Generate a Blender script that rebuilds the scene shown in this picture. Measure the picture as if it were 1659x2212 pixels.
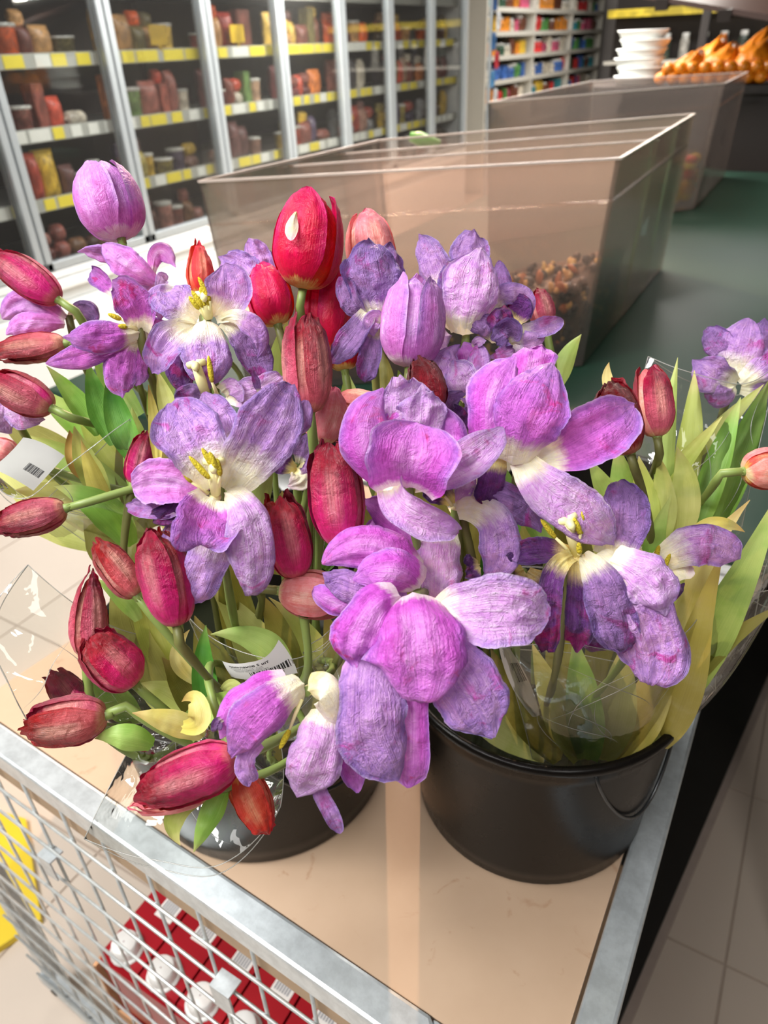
import bpy, bmesh, math, random
import numpy as np
from mathutils import Vector, Matrix, noise as mnoise

for o in list(bpy.data.objects):
    bpy.data.objects.remove(o)
scene = bpy.context.scene
COL = scene.collection

# ------------------------------------------------------------------ camera
F, CX, CY, CAMZ = 1554.0, 829.5, 1106.0, 0.65
RM = Matrix(((0.86862682, 0.242136, -0.43227029),
             (0.49407494, -0.4886593, 0.71909808),
             (-0.03711336, -0.83820179, -0.5440959)))   # world <- (right, down, forward)
CAM = Vector((0, 0, CAMZ))
FWD = RM @ Vector((0, 0, 1))
cam_d = bpy.data.cameras.new('camera')
cam = bpy.data.objects.new('camera', cam_d)
COL.objects.link(cam)
r_, d_, f_ = RM.col[0], RM.col[1], RM.col[2]
m4 = Matrix((( r_[0], -d_[0], -f_[0], 0), (r_[1], -d_[1], -f_[1], 0), (r_[2], -d_[2], -f_[2], CAMZ), (0, 0, 0, 1)))
cam.matrix_world = m4
cam_d.sensor_fit = 'VERTICAL'
cam_d.sensor_height = 36.0
cam_d.lens = F / 2212.0 * 36.0
cam_d.clip_start = 0.02
cam_d.clip_end = 100
cam_d.dof.use_dof = True
cam_d.dof.focus_distance = 0.44
cam_d.dof.aperture_fstop = 9.5
scene.camera = cam

# ------------------------------------------------------------------ world, lights, exposure
w = bpy.data.worlds.new('world')
scene.world = w
w.use_nodes = True
w.node_tree.nodes['Background'].inputs[0].default_value = (0.95, 0.97, 1.0, 1)
w.node_tree.nodes['Background'].inputs[1].default_value = 0.05

def area(name, loc, target, sx, sy, power, color=(1, 1, 1)):
    l = bpy.data.lights.new(name, 'AREA')
    l.shape = 'RECTANGLE'; l.size = sx; l.size_y = sy
    l.energy = power; l.color = color
    o = bpy.data.objects.new(name, l)
    COL.objects.link(o)
    o.location = loc
    o.rotation_euler = (Vector(target) - Vector(loc)).to_track_quat('-Z', 'Y').to_euler()
    return o
CEIL = 2.3
area('ceiling_strip_light', (-0.9, -1.0, CEIL - .1), (-0.55, 0.3, 0.3), 2.2, 0.30, 62, (1.0, 0.985, 0.96))
area('ceiling_strip_light', (-1.2, -0.1, CEIL - .1), (-0.9, 0.3, 0), 0.30, 1.6, 46, (1.0, 0.985, 0.96))
area('ceiling_strip_light', (-2.3, 3.2, CEIL - .1), (-2.6, 3.2, -1), 0.5, 5.5, 150, (1.0, 0.98, 0.96))
area('ceiling_strip_light', (-2.3, 10.0, CEIL - .1), (-2.5, 10.0, -1), 0.6, 7.0, 170, (1.0, 0.98, 0.96))
area('ceiling_strip_light', (-1.3, 4.2, CEIL - .1), (-0.9, 5.0, 0.4), 0.8, 0.8, 60, (1.0, 0.93, 0.85))
area('ceiling_strip_light', (0.9, -0.6, CEIL - .1), (0.5, 0.6, -1), 0.3, 1.6, 14, (1.0, 0.97, 0.93))
def spot(name, loc, target, power, color, angle, blend=.3, radius=.03):
    l = bpy.data.lights.new(name, 'SPOT')
    l.energy = power; l.color = color; l.spot_size = math.radians(angle); l.spot_blend = blend; l.shadow_soft_size = radius
    o = bpy.data.objects.new(name, l)
    COL.objects.link(o)
    o.location = loc
    o.rotation_euler = (Vector(target) - Vector(loc)).to_track_quat('-Z', 'Y').to_euler()
    return o
spot('warm_spotlight', (-1.95, 3.6, 2.05), (-0.35, 0.9, 0.1), 330, (1.0, 0.62, 0.38), 60)

vs = scene.view_settings
vs.view_transform = 'Standard'
vs.look = 'None'
vs.exposure = 0.38
vs.gamma = 1.0
vs.use_curve_mapping = False
try:
    scene.cycles.transparent_max_bounces = 20
    scene.cycles.sample_clamp_indirect = 6
except Exception:
    pass

# ------------------------------------------------------------------ helpers
def at(x, y, D):
    """photo pixel + distance along the view axis -> world point"""
    return CAM + RM @ Vector(((x - CX) / F * D, (y - CY) / F * D, D))
def px(D): return D / F
def onz(x, y, z):
    d = RM @ Vector(((x - CX) / F, (y - CY) / F, 1))
    return CAM + d * ((z - CAMZ) / d.z)

def tag(o, label=None, cat=None, group=None, kind=None):
    if label: o['label'] = label
    if cat: o['category'] = cat
    if group: o['group'] = group
    if kind: o['kind'] = kind
    return o

def link_mesh(name, me, mat=None, parent=None):
    o = bpy.data.objects.new(name, me)
    COL.objects.link(o)
    if mat is not None:
        if len(me.materials) == 0:
            me.materials.append(mat)
        elif me.materials[0] is not mat:
            o.material_slots[0].link = 'OBJECT'
            o.material_slots[0].material = mat
    if parent is not None:
        o.parent = parent
    return o

def mesh_obj(name, verts, faces, mat=None, parent=None, smooth=False, uvs=None):
    me = bpy.data.meshes.new(name)
    me.from_pydata([tuple(v) for v in verts], [], faces)
    if smooth:
        me.polygons.foreach_set('use_smooth', [True] * len(me.polygons))
    if uvs is not None:
        uvl = me.uv_layers.new(name='UVMap')
        idx = np.empty(len(me.loops), dtype=np.int32)
        me.loops.foreach_get('vertex_index', idx)
        uvl.data.foreach_set('uv', np.asarray(uvs, dtype=np.float32)[idx].ravel())
    me.update()
    return link_mesh(name, me, mat, parent)

def empty(name, loc=(0, 0, 0), rz=0):
    o = bpy.data.objects.new(name, None)
    o.empty_display_size = .02
    o.location = loc
    o.rotation_euler = (0, 0, rz)
    COL.objects.link(o)
    return o

def under(o, root):
    """parent o (given in world coordinates) to a root that is not at the origin"""
    o.parent = root
    o.matrix_parent_inverse = root.matrix_basis.inverted() if root.parent is None else (root.parent.matrix_basis @ root.matrix_basis).inverted()
    return o

class MB:
    """collects shapes into one mesh"""
    def __init__(s): s.v = []; s.f = []
    def add(s, V, Fs):
        n = len(s.v); s.v += [tuple(p) for p in V]; s.f += [tuple(i + n for i in f) for f in Fs]; return s
    def box(s, a, b):
        x0, y0, z0 = a; x1, y1, z1 = b
        V = [(x0, y0, z0), (x1, y0, z0), (x1, y1, z0), (x0, y1, z0), (x0, y0, z1), (x1, y0, z1), (x1, y1, z1), (x0, y1, z1)]
        return s.add(V, [(0, 3, 2, 1), (4, 5, 6, 7), (0, 1, 5, 4), (1, 2, 6, 5), (2, 3, 7, 6), (3, 0, 4, 7)])
    def hexa(s, V):   # 8 corners: bottom loop ccw, top loop ccw
        return s.add(V, [(0, 3, 2, 1), (4, 5, 6, 7), (0, 1, 5, 4), (1, 2, 6, 5), (2, 3, 7, 6), (3, 0, 4, 7)])
    def bar(s, p, q, wdt, h, up=(0, 0, 1)):   # square section bar between two points, section centred
        p = Vector(p); q = Vector(q); t = (q - p).normalized(); u = Vector(up)
        a = t.cross(u).normalized(); u = a.cross(t).normalized()
        V = []
        for c in (p, q):
            for i, j in ((-1, -1), (1, -1), (1, 1), (-1, 1)):
                V.append(c + a * (i * wdt / 2) + u * (j * h / 2))
        return s.add(V, [(0, 3, 2, 1), (4, 5, 6, 7), (0, 1, 5, 4), (1, 2, 6, 5), (2, 3, 7, 6), (3, 0, 4, 7)])
    def tube(s, pts, rad, n=8, cap=True):
        pts = [Vector(p) for p in pts]; m = len(pts)
        if not hasattr(rad, '__len__'): rad = [rad] * m
        T = []
        for i in range(m):
            T.append((pts[min(i + 1, m - 1)] - pts[max(i - 1, 0)]).normalized())
        ref = Vector((0, 0, 1)) if abs(T[0].z) < .9 else Vector((1, 0, 0))
        a = T[0].cross(ref).normalized()
        V = []
        for i in range(m):
            a = (a - T[i] * a.dot(T[i])).normalized(); b = T[i].cross(a)
            for k in range(n):
                an = 2 * math.pi * k / n
                V.append(pts[i] + (a * math.cos(an) + b * math.sin(an)) * rad[i])
        Fs = []
        for i in range(m - 1):
            for k in range(n):
                k2 = (k + 1) % n
                Fs.append((i * n + k, i * n + k2, (i + 1) * n + k2, (i + 1) * n + k))
        if cap:
            Fs.append(tuple(range(n - 1, -1, -1))); Fs.append(tuple((m - 1) * n + k for k in range(n)))
        return s.add(V, Fs)
    def lathe(s, prof, n=32, c=(0, 0, 0), closed=False):
        V = []; Fs = []
        for r, z in prof:
            for k in range(n):
                an = 2 * math.pi * k / n
                V.append((c[0] + r * math.cos(an), c[1] + r * math.sin(an), c[2] + z))
        for i in range(len(prof) - 1):
            for k in range(n):
                k2 = (k + 1) % n
                Fs.append((i * n + k, i * n + k2, (i + 1) * n + k2, (i + 1) * n + k))
        return s.add(V, Fs)
    def build(s, name, mat=None, parent=None, smooth=False, bevel=0):
        o = mesh_obj(name, s.v, s.f, mat, parent, smooth)
        if bevel:
            md = o.modifiers.new('bevel', 'BEVEL'); md.width = bevel; md.segments = 2; md.limit_method = 'ANGLE'
        return o

def catmull(P, n):
    """resample a control polyline (rows of any dimension) at n points evenly along it, chord-length spline"""
    P = np.asarray(P, float)
    if len(P) == 2:
        t = np.linspace(0, 1, n)[:, None]
        return P[0] * (1 - t) + P[1] * t
    seg = np.linalg.norm(np.diff(P[:, :3], axis=0), axis=1) + 1e-9
    cum = np.concatenate([[0], np.cumsum(seg)]); tot = cum[-1]
    sl = np.diff(P, axis=0) / seg[:, None]
    M = np.empty_like(P)
    for i in range(1, len(P) - 1):
        M[i] = (sl[i - 1] * seg[i] + sl[i] * seg[i - 1]) / (seg[i - 1] + seg[i])
    M[0] = 2 * sl[0] - M[1]; M[-1] = 2 * sl[-1] - M[-2]
    out = []
    for tt in np.linspace(0, tot, n):
        i = min(max(np.searchsorted(cum, tt, side='right') - 1, 0), len(P) - 2)
        h = seg[i]; u = (tt - cum[i]) / h
        out.append((2 * u ** 3 - 3 * u * u + 1) * P[i] + (u ** 3 - 2 * u * u + u) * h * M[i] + (3 * u * u - 2 * u ** 3) * P[i + 1] + (u ** 3 - u * u) * h * M[i + 1])
    return np.array(out)

# ------------------------------------------------------------------ materials
def lin(c):
    def g(v):
        v /= 255.0
        return v / 12.92 if v <= .04045 else ((v + .055) / 1.055) ** 2.4
    return (g(c[0]), g(c[1]), g(c[2]), 1)

class NT:
    def __init__(s, name):
        s.m = bpy.data.materials.new(name); s.m.use_nodes = True
        s.t = s.m.node_tree; s.t.nodes.clear()
        s.out = s.n('ShaderNodeOutputMaterial')
    def n(s, typ, **kw):
        nd = s.t.nodes.new(typ)
        for k, v in kw.items():
            if k.startswith('i_'):
                key = k[2:]
                key = int(key) if key.isdigit() else key.replace('_', ' ')
                sock = nd.inputs[key]
                if isinstance(v, bpy.types.NodeSocket): s.t.links.new(v, sock)
                else: sock.default_value = v
            else: setattr(nd, k, v)
        return nd
    def link(s, a, b): s.t.links.new(a, b)
    def math(s, op, a, b=None, c=None, clamp=False):
        nd = s.n('ShaderNodeMath', operation=op); nd.use_clamp = clamp
        for i, v in enumerate((a, b, c)):
            if v is None: continue
            if isinstance(v, bpy.types.NodeSocket): s.link(v, nd.inputs[i])
            else: nd.inputs[i].default_value = v
        return nd.outputs[0]
    def mix(s, fac, a, b, blend='MIX'):
        nd = s.n('ShaderNodeMix', data_type='RGBA', blend_type=blend)
        for sock, v in ((nd.inputs[0], fac), (nd.inputs[6], a), (nd.inputs[7], b)):
            if isinstance(v, bpy.types.NodeSocket): s.link(v, sock)
            else: sock.default_value = v
        return nd.outputs[2]
    def ramp(s, fac, stops):
        nd = s.n('ShaderNodeValToRGB')
        e = nd.color_ramp.elements
        while len(e) < len(stops): e.new(.5)
        for i, (p, c) in enumerate(stops):
            e[i].position = p; e[i].color = c
        s.link(fac, nd.inputs[0])
        return nd.outputs[0]
    def step(s, v, lo, hi):
        nd = s.n('ShaderNodeMapRange', interpolation_type='SMOOTHSTEP')
        s.link(v, nd.inputs[0]); nd.inputs[1].default_value = lo; nd.inputs[2].default_value = hi
        return nd.outputs[0]
    def noise(s, vec, scale, detail=3, rough=.55, dist=0):
        nd = s.n('ShaderNodeTexNoise'); nd.inputs['Scale'].default_value = scale; nd.inputs['Detail'].default_value = detail
        nd.inputs['Roughness'].default_value = rough; nd.inputs['Distortion'].default_value = dist
        if vec is not None: s.link(vec, nd.inputs['Vector'])
        return nd.outputs[0]
    def bump(s, h, strength, dist=.001, normal=None):
        nd = s.n('ShaderNodeBump'); nd.inputs['Strength'].default_value = strength; nd.inputs['Distance'].default_value = dist
        s.link(h, nd.inputs['Height'])
        if normal is not None: s.link(normal, nd.inputs['Normal'])
        return nd.outputs[0]
    def bsdf(s, color, rough=.5, metallic=0, spec=.5, normal=None, **kw):
        nd = s.n('ShaderNodeBsdfPrincipled')
        for k, v in (('Base Color', color), ('Roughness', rough), ('Metallic', metallic), ('Specular IOR Level', spec), ('Normal', normal)) + tuple((k.replace('_', ' '), v) for k, v in kw.items()):
            if v is None: continue
            if isinstance(v, bpy.types.NodeSocket): s.link(v, nd.inputs[k])
            else: nd.inputs[k].default_value = v
        return nd.outputs[0]
    def done(s, shader):
        s.link(shader, s.out.inputs[0]); return s.m

def simple(name, rgb, rough=.5, metallic=0, var=.12, scale=30, bump=0, spec=.5, **kw):
    t = NT(name)
    tc = t.n('ShaderNodeTexCoord').outputs['Object']
    nz = t.noise(tc, scale, 4)
    oi = t.n('ShaderNodeObjectInfo').outputs['Random']
    c = lin(rgb)
    lo = tuple(x * (1 - var) for x in c[:3]) + (1,); hi = tuple(min(1, x * (1 + var)) for x in c[:3]) + (1,)
    col = t.mix(nz, lo, hi)
    nrm = t.bump(nz, bump, .002) if bump else None
    return t.done(t.bsdf(col, rough, metallic, spec, nrm, **kw))

def petal_mat(name, base, mid, tip, edge, patch, base_end=.22, patch_lo=.56, edge_amt=.75, trans=.26, wrinkle=.55, vein=.5, patch_v=.35, stripe=None, stripe_amt=.6, rim=None, tip_at=1.0):
    t = NT(name)
    uv = t.n('ShaderNodeUVMap').outputs[0]
    sp = t.n('ShaderNodeSeparateXYZ'); t.link(uv, sp.inputs[0])
    u, v = sp.outputs[0], sp.outputs[1]
    rnd = t.n('ShaderNodeObjectInfo').outputs['Random']
    geo = t.n('ShaderNodeTexCoord').outputs['Object']
    n1 = t.noise(geo, 55, 4, .6)
    n2 = t.noise(geo, 130, 5, .65, .8)
    def uvn(sx, sy, dist=.3, det=3):
        mv = t.n('ShaderNodeMapping'); t.link(uv, mv.inputs[0]); mv.inputs['Scale'].default_value = (sx, sy, 1)
        cm = t.n('ShaderNodeCombineXYZ'); t.link(t.math('MULTIPLY', rnd, 31.0), cm.inputs[2]); t.link(cm.outputs[0], mv.inputs['Location'])
        return t.noise(mv.outputs[0], 1.0, det, .6, dist)
    v1 = uvn(52, 2.4); v2 = uvn(17, 1.6, .5)
    vv = t.math('ADD', v, t.math('MULTIPLY', t.math('SUBTRACT', v2, .5), .16))
    vv = t.math('ADD', vv, t.math('MULTIPLY', t.math('SUBTRACT', n1, .5), .25))
    col = t.ramp(vv, [(0, lin(base)), (base_end * .45, lin(base)), (base_end, lin(mid)), (.62 * tip_at - (.14 if tip_at < 1 else 0), lin(mid)), (tip_at, lin(tip))])
    au = t.math('ABSOLUTE', t.math('MULTIPLY', t.math('SUBTRACT', u, .5), 2))
    eu = t.math('ADD', au, t.math('MULTIPLY', t.math('SUBTRACT', n2, .5), .5))
    ef = t.math('MULTIPLY', t.step(eu, .5, 1.05), t.math('MULTIPLY', t.step(v, .12, .45), edge_amt))
    col = t.mix(ef, col, lin(edge))
    if stripe:
        sf = t.math('SUBTRACT', 1.0, t.step(t.math('ADD', au, t.math('MULTIPLY', t.math('SUBTRACT', v2, .5), .5)), .06, .5))
        sf = t.math('MULTIPLY', sf, t.math('MULTIPLY', t.step(v, .12, .4), t.math('SUBTRACT', 1.0, t.step(vv, .6, .86))))
        col = t.mix(t.math('MULTIPLY', sf, t.math('MULTIPLY', stripe_amt, t.math('ADD', .4, v1))), col, lin(stripe))
    mp = t.n('ShaderNodeMapping'); t.link(geo, mp.inputs[0])
    cmb = t.n('ShaderNodeCombineXYZ'); t.link(t.math('MULTIPLY', rnd, 7.0), cmb.inputs[0]); t.link(cmb.outputs[0], mp.inputs['Location'])
    n3 = t.noise(mp.outputs[0], 48, 5, .6, 1.2)
    pf = t.math('MULTIPLY', t.step(n3, patch_lo, patch_lo + .12), t.step(v, patch_v, patch_v + .4))
    col = t.mix(t.math('MULTIPLY', pf, .8), col, lin(patch))
    if rim:
        rf = t.math('MULTIPLY', t.step(au, .86, 1.0), t.step(v, .2, .5))
        col = t.mix(t.math('MULTIPLY', rf, .55), col, lin(rim))
    vf = t.math('ADD', t.math('MULTIPLY', v1, .8), t.math('MULTIPLY', v2, .2))
    col = t.mix(vein * .62, col, t.mix(t.step(vf, .25, .75), (.08, .08, .08, 1), (.92, .92, .92, 1)), 'OVERLAY')
    n5 = t.noise(geo, 320, 3, .6)
    mo = t.math('ADD', t.math('MULTIPLY', n5, .45), t.math('MULTIPLY', n2, .55))
    col = t.mix(.38, col, t.mix(t.step(mo, .3, .7), (.12, .12, .12, 1), (.95, .95, .95, 1)), 'OVERLAY')
    hs = t.n('ShaderNodeHueSaturation'); t.link(col, hs.inputs['Color'])
    t.link(t.math('ADD', .9, t.math('MULTIPLY', rnd, .25)), hs.inputs['Value']); hs.inputs['Saturation'].default_value = 1.03
    t.link(t.math('ADD', .488, t.math('MULTIPLY', t.math('FRACT', t.math('MULTIPLY', rnd, 7.13)), .024)), hs.inputs['Hue'])
    col = hs.outputs[0]
    rg = t.math('ABSOLUTE', t.math('SUBTRACT', n2, .5))
    rg2 = t.math('ABSOLUTE', t.math('SUBTRACT', n3, .5))
    h = t.math('ADD', t.math('MULTIPLY', rg, 1.8), t.math('ADD', t.math('MULTIPLY', n5, .35), t.math('MULTIPLY', v1, .55)))
    h = t.math('ADD', h, t.math('ADD', t.math('MULTIPLY', rg2, 1.4), t.math('MULTIPLY', v2, .3)))
    nrm = t.bump(t.math('MULTIPLY', h, t.math('ADD', .3, t.math('MULTIPLY', .7, t.step(v, .1, .45)))), min(1, wrinkle * 1.1), .0036)
    p = t.bsdf(col, .38, 0, .5, nrm, Sheen_Weight=.1, Sheen_Roughness=.4)
    tr = t.n('ShaderNodeBsdfTranslucent'); t.link(col, tr.inputs[0]); t.link(nrm, tr.inputs[1])
    mx = t.n('ShaderNodeMixShader'); mx.inputs[0].default_value = trans
    t.link(p, mx.inputs[1]); t.link(tr.outputs[0], mx.inputs[2])
    return t.done(mx.outputs[0])

CREAM = (255, 250, 222)
PM = dict(
    cream=petal_mat('petal_cream_base', (246, 236, 176), (252, 246, 216), (236, 206, 232), (240, 222, 226), (244, 226, 150), .2, .60, .4, wrinkle=.35, vein=.2),
    lavn=petal_mat('petal_lilac_even', (206, 150, 222), (202, 150, 222), (186, 144, 218), (144, 114, 200), (200, 48, 156), .2, .56, wrinkle=.7, rim=(212, 190, 240)),
    lav=petal_mat('petal_lavender', CREAM, (204, 156, 224), (186, 142, 216), (142, 112, 196), (190, 52, 156), .44, .55, wrinkle=.7, rim=(206, 186, 236)),
    orch=petal_mat('petal_orchid', (244, 218, 234), (206, 94, 206), (208, 134, 224), (158, 116, 212), (214, 44, 140), .14, .58, wrinkle=.5, rim=(224, 190, 240), stripe=(232, 180, 240), stripe_amt=.5),
    orchw=petal_mat('petal_orchid_cream_base', CREAM, (204, 108, 208), (196, 134, 220), (146, 112, 206), (212, 40, 132), .26, .55, wrinkle=.7, rim=(220, 190, 240)),
    pale=petal_mat('petal_pale_lilac', CREAM, (228, 178, 236), (214, 172, 234), (172, 138, 218), (208, 76, 168), .22, .57, wrinkle=.75, rim=(232, 212, 244)),
    dark=petal_mat('petal_withered_purple', (244, 226, 150), (120, 62, 140), (90, 42, 118), (66, 38, 110), (160, 24, 104), .32, .48, wrinkle=1.0, rim=(150, 120, 190)),
    viol=petal_mat('petal_violet', CREAM, (172, 130, 198), (150, 114, 188), (100, 76, 158), (170, 44, 146), .26, .52, wrinkle=.95, rim=(172, 146, 214)),
    pink=petal_mat('petal_rosy_lilac', (240, 212, 230), (214, 124, 210), (208, 152, 224), (158, 120, 200), (226, 180, 220), .10, .62, wrinkle=.4, stripe=(214, 176, 232), rim=(214, 180, 232)),
    red=petal_mat('petal_bright_red', (246, 210, 130), (222, 10, 46), (200, 26, 82), (196, 44, 116), (230, 90, 120), .10, .66, .6, wrinkle=.35, vein=.4, stripe=(228, 70, 110), stripe_amt=.5),
    crim=petal_mat('petal_crimson', (222, 104, 122), (214, 50, 116), (140, 4, 34), (156, 6, 44), (180, 16, 62), .10, .62, .7, wrinkle=.45, vein=.55, stripe=(220, 160, 150), stripe_amt=.5, tip_at=.80),
    fade=petal_mat('petal_faded_red', (228, 150, 134), (204, 98, 112), (140, 6, 34), (166, 20, 50), (170, 24, 56), .12, .62, .6, wrinkle=.5, vein=.7, stripe=(220, 170, 150), stripe_amt=.55, tip_at=.80),
    drk=petal_mat('petal_dark_red', (200, 110, 100), (146, 16, 42), (98, 2, 18), (100, 2, 20), (150, 30, 54), .10, .62, .6, wrinkle=.7, vein=.6, tip_at=.80),
    salm=petal_mat('petal_salmon', (244, 210, 166), (238, 148, 146), (214, 104, 120), (222, 122, 134), (244, 182, 166), .10, .64, .5, wrinkle=.3, vein=.55, stripe=(238, 186, 164)),
    oran=petal_mat('petal_orange_red', (244, 196, 110), (230, 92, 70), (200, 44, 38), (206, 40, 50), (240, 156, 116), .12, .60, .5, wrinkle=.4, vein=.5, stripe=(238, 180, 140)),
)

def leaf_mat(name, a, b, tipc, tr=.3):
    t = NT(name)
    uv = t.n('ShaderNodeUVMap').outputs[0]
    sp = t.n('ShaderNodeSeparateXYZ'); t.link(uv, sp.inputs[0])
    rnd = t.n('ShaderNodeObjectInfo').outputs['Random']
    geo = t.n('ShaderNodeTexCoord').outputs['Object']
    mv = t.n('ShaderNodeMapping'); t.link(uv, mv.inputs[0]); mv.inputs['Scale'].default_value = (34, 1.2, 1)
    n1 = t.noise(mv.outputs[0], 1, 3, .5)
    n2 = t.noise(geo, 28, 4, .6)
    f = t.math('ADD', t.math('MULTIPLY', n2, 1.1), t.math('MULTIPLY', t.math('SUBTRACT', rnd, .5), .5))
    col = t.mix(t.step(f, .3, .75), lin(a), lin(b))
    vt = t.math('ADD', sp.outputs[1], t.math('MULTIPLY', t.math('SUBTRACT', n2, .5), .3))
    col = t.mix(t.math('MULTIPLY', t.step(vt, .72, 1.05), .8), col, lin(tipc))
    col = t.mix(.35, col, t.mix(n1, (.15, .15, .15, 1), (1, 1, 1, 1)), 'SOFT_LIGHT')
    nrm = t.bump(n1, .35, .001)
    p = t.bsdf(col, .42, 0, .45, nrm)
    tn = t.n('ShaderNodeBsdfTranslucent'); t.link(col, tn.inputs[0])
    mx = t.n('ShaderNodeMixShader'); mx.inputs[0].default_value = tr
    t.link(p, mx.inputs[1]); t.link(tn.outputs[0], mx.inputs[2])
    return t.done(mx.outputs[0])
LM = dict(
    g=leaf_mat('leaf_green', (128, 176, 70), (176, 204, 112), (204, 206, 130)),
    dg=leaf_mat('leaf_deep_green', (70, 132, 46), (118, 168, 72), (140, 170, 84)),
    yg=leaf_mat('leaf_yellow_green', (178, 192, 92), (208, 212, 134), (220, 206, 140)),
    y=leaf_mat('leaf_yellowed', (208, 194, 92), (226, 216, 146), (206, 166, 104)),
    ol=leaf_mat('leaf_olive', (112, 110, 44), (150, 148, 76), (140, 120, 70)),
    br=leaf_mat('leaf_dry_brown', (196, 150, 76), (212, 176, 104), (170, 116, 70)),
)
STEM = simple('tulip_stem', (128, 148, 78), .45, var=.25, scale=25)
STEMD = simple('tulip_stem_olive', (104, 106, 56), .5, var=.25, scale=25)  # darker olive stem tone, picked at random per tulip
ANTHER = simple('pollen_yellow', (226, 192, 44), .85, var=.6, scale=900, bump=1.0)
FILA = simple('filament_cream', (246, 238, 176), .5, var=.06)
PIST = simple('pistil_pale_yellow', (240, 234, 170), .45, var=.08)

def film_mat(name, tint=(1, 1, 1), haze=.05, gloss=.75, rough=.06, scale=40, bmp=.25, hz_c=(.92, .92, .9)):
    t = NT(name)
    geo = t.n('ShaderNodeTexCoord').outputs['Object']
    n1 = t.noise(geo, scale, 3, .6, 1.0)
    nrm = t.bump(n1, bmp, .004)
    fr = t.n('ShaderNodeFresnel'); fr.inputs[0].default_value = 1.45; t.link(nrm, fr.inputs[1])
    tr = t.n('ShaderNodeBsdfTransparent'); tr.inputs[0].default_value = tuple(tint) + (1,)
    gl = t.n('ShaderNodeBsdfGlossy'); gl.inputs['Roughness'].default_value = rough; t.link(nrm, gl.inputs['Normal'])
    df = t.n('ShaderNodeBsdfDiffuse'); df.inputs[0].default_value = tuple(hz_c) + (1,)
    tl = t.n('ShaderNodeBsdfTranslucent'); tl.inputs[0].default_value = tuple(hz_c) + (1,)
    hz = t.n('ShaderNodeMixShader'); hz.inputs[0].default_value = .5; t.link(df.outputs[0], hz.inputs[1]); t.link(tl.outputs[0], hz.inputs[2])
    m1 = t.n('ShaderNodeMixShader'); m1.inputs[0].default_value = haze; t.link(tr.outputs[0], m1.inputs[1]); t.link(hz.outputs[0], m1.inputs[2])
    m2 = t.n('ShaderNodeMixShader'); t.link(t.math('MULTIPLY', fr.outputs[0], gloss), m2.inputs[0]); t.link(m1.outputs[0], m2.inputs[1]); t.link(gl.outputs[0], m2.inputs[2])
    return t.done(m2.outputs[0])
FILM = film_mat('clear_cellophane', (.97, .975, .96), .018, 1.0, .025, 26, .2)
ACRY = film_mat('clear_acrylic', (.95, .90, .87), .062, .85, .14, 12, .05, (.96, .88, .84))
GLASS = film_mat('door_glass', (.97, .98, .98), .02, .5, .03, 2, .02)

def metal(name, rgb, rough=.35):
    t = NT(name)
    geo = t.n('ShaderNodeTexCoord').outputs['Object']
    n1 = t.noise(geo, 18, 4, .6); n2 = t.noise(geo, 60, 5, .7)
    mv = t.n('ShaderNodeMapping'); t.link(geo, mv.inputs[0]); mv.inputs['Scale'].default_value = (30, 300, 300)
    n3 = t.noise(mv.outputs[0], 1, 3)
    c = lin(rgb)
    col = t.mix(t.step(n2, .3, .7), tuple(x * .78 for x in c[:3]) + (1,), c)
    rg = t.math('ADD', rough - .1, t.math('MULTIPLY', n1, .25))
    return t.done(t.bsdf(col, rg, .55, .5, t.bump(n3, .08, .0005)))
ZINC = metal('galvanised_steel', (212, 220, 224), .33)
WIRE = metal('zinc_wire', (222, 228, 228), .3)
# ------------------------------------------------------------------ the setting
FLOORZ = -1.0
TILE = simple('beige_floor_tile', (206, 192, 178), .35, var=.05, scale=3)
GROUT = simple('tile_grout', (176, 160, 146), .8, var=.08)
PLAST = simple('wall_plaster', (136, 132, 126), .8, var=.03)
CEILM = simple('ceiling_grey', (112, 112, 112), .8, var=.02)
fl = MB().box((-6.2, -4, FLOORZ - .1), (5, 20, FLOORZ - .004)).build('floor', GROUT)
tag(fl, 'pale beige tiled shop floor', None, None, 'structure')
tw = .46
tm = MB().box((-tw / 2 + .003, -tw / 2 + .003, -.008), (tw / 2 - .003, tw / 2 - .003, 0)).build('tile', TILE, fl)
first = True
for i in range(-8, 3):
    for j in range(-4, 7):
        x = -.03 + tw * i; y = .978 + tw * (j + .5)
        if first:
            o = tm; first = False
        else:
            o = tm.copy(); COL.objects.link(o)
        o.location = (x, y, FLOORZ)
# the farther floor keeps its tiles in the material
t = NT('beige_tiles_far')
geo = t.n('ShaderNodeTexCoord').outputs['Object']
bk = t.n('ShaderNodeTexBrick'); bk.offset = 0; t.link(geo, bk.inputs['Vector'])
bk.inputs['Color1'].default_value = lin((226, 212, 196)); bk.inputs['Color2'].default_value = lin((220, 206, 190)); bk.inputs['Mortar'].default_value = lin((176, 160, 146))
bk.inputs['Scale'].default_value = 1; bk.inputs['Brick Width'].default_value = tw; bk.inputs['Row Height'].default_value = tw; bk.inputs['Mortar Size'].default_value = .004
FARTILE = t.done(t.bsdf(bk.outputs[0], .35))
for nm, a, b in (('floor_far', (-6, 4.25, FLOORZ - .003), (5, 20, FLOORZ)), ('floor_side', (1.2, -4, FLOORZ - .003), (5, 4.25, FLOORZ)), ('floor_aisle', (-6, -.75, FLOORZ - .003), (-3.95, 4.25, FLOORZ)), ('floor_near', (-6, -4, FLOORZ - .003), (1.2, -.75, FLOORZ))):
    tag(MB().box(a, b).build(nm, FARTILE), 'beige tiled floor beyond the trolley', None, None, 'structure')
tag(MB().box((-4.75, -4, FLOORZ), (-4.6, 20, CEIL)).build('wall_left', PLAST), 'plain wall behind the refrigerator', None, None, 'structure')
tag(MB().box((5, -4, FLOORZ), (5.15, 20, CEIL)).build('wall_right', PLAST), None, None, None, 'structure')
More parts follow.
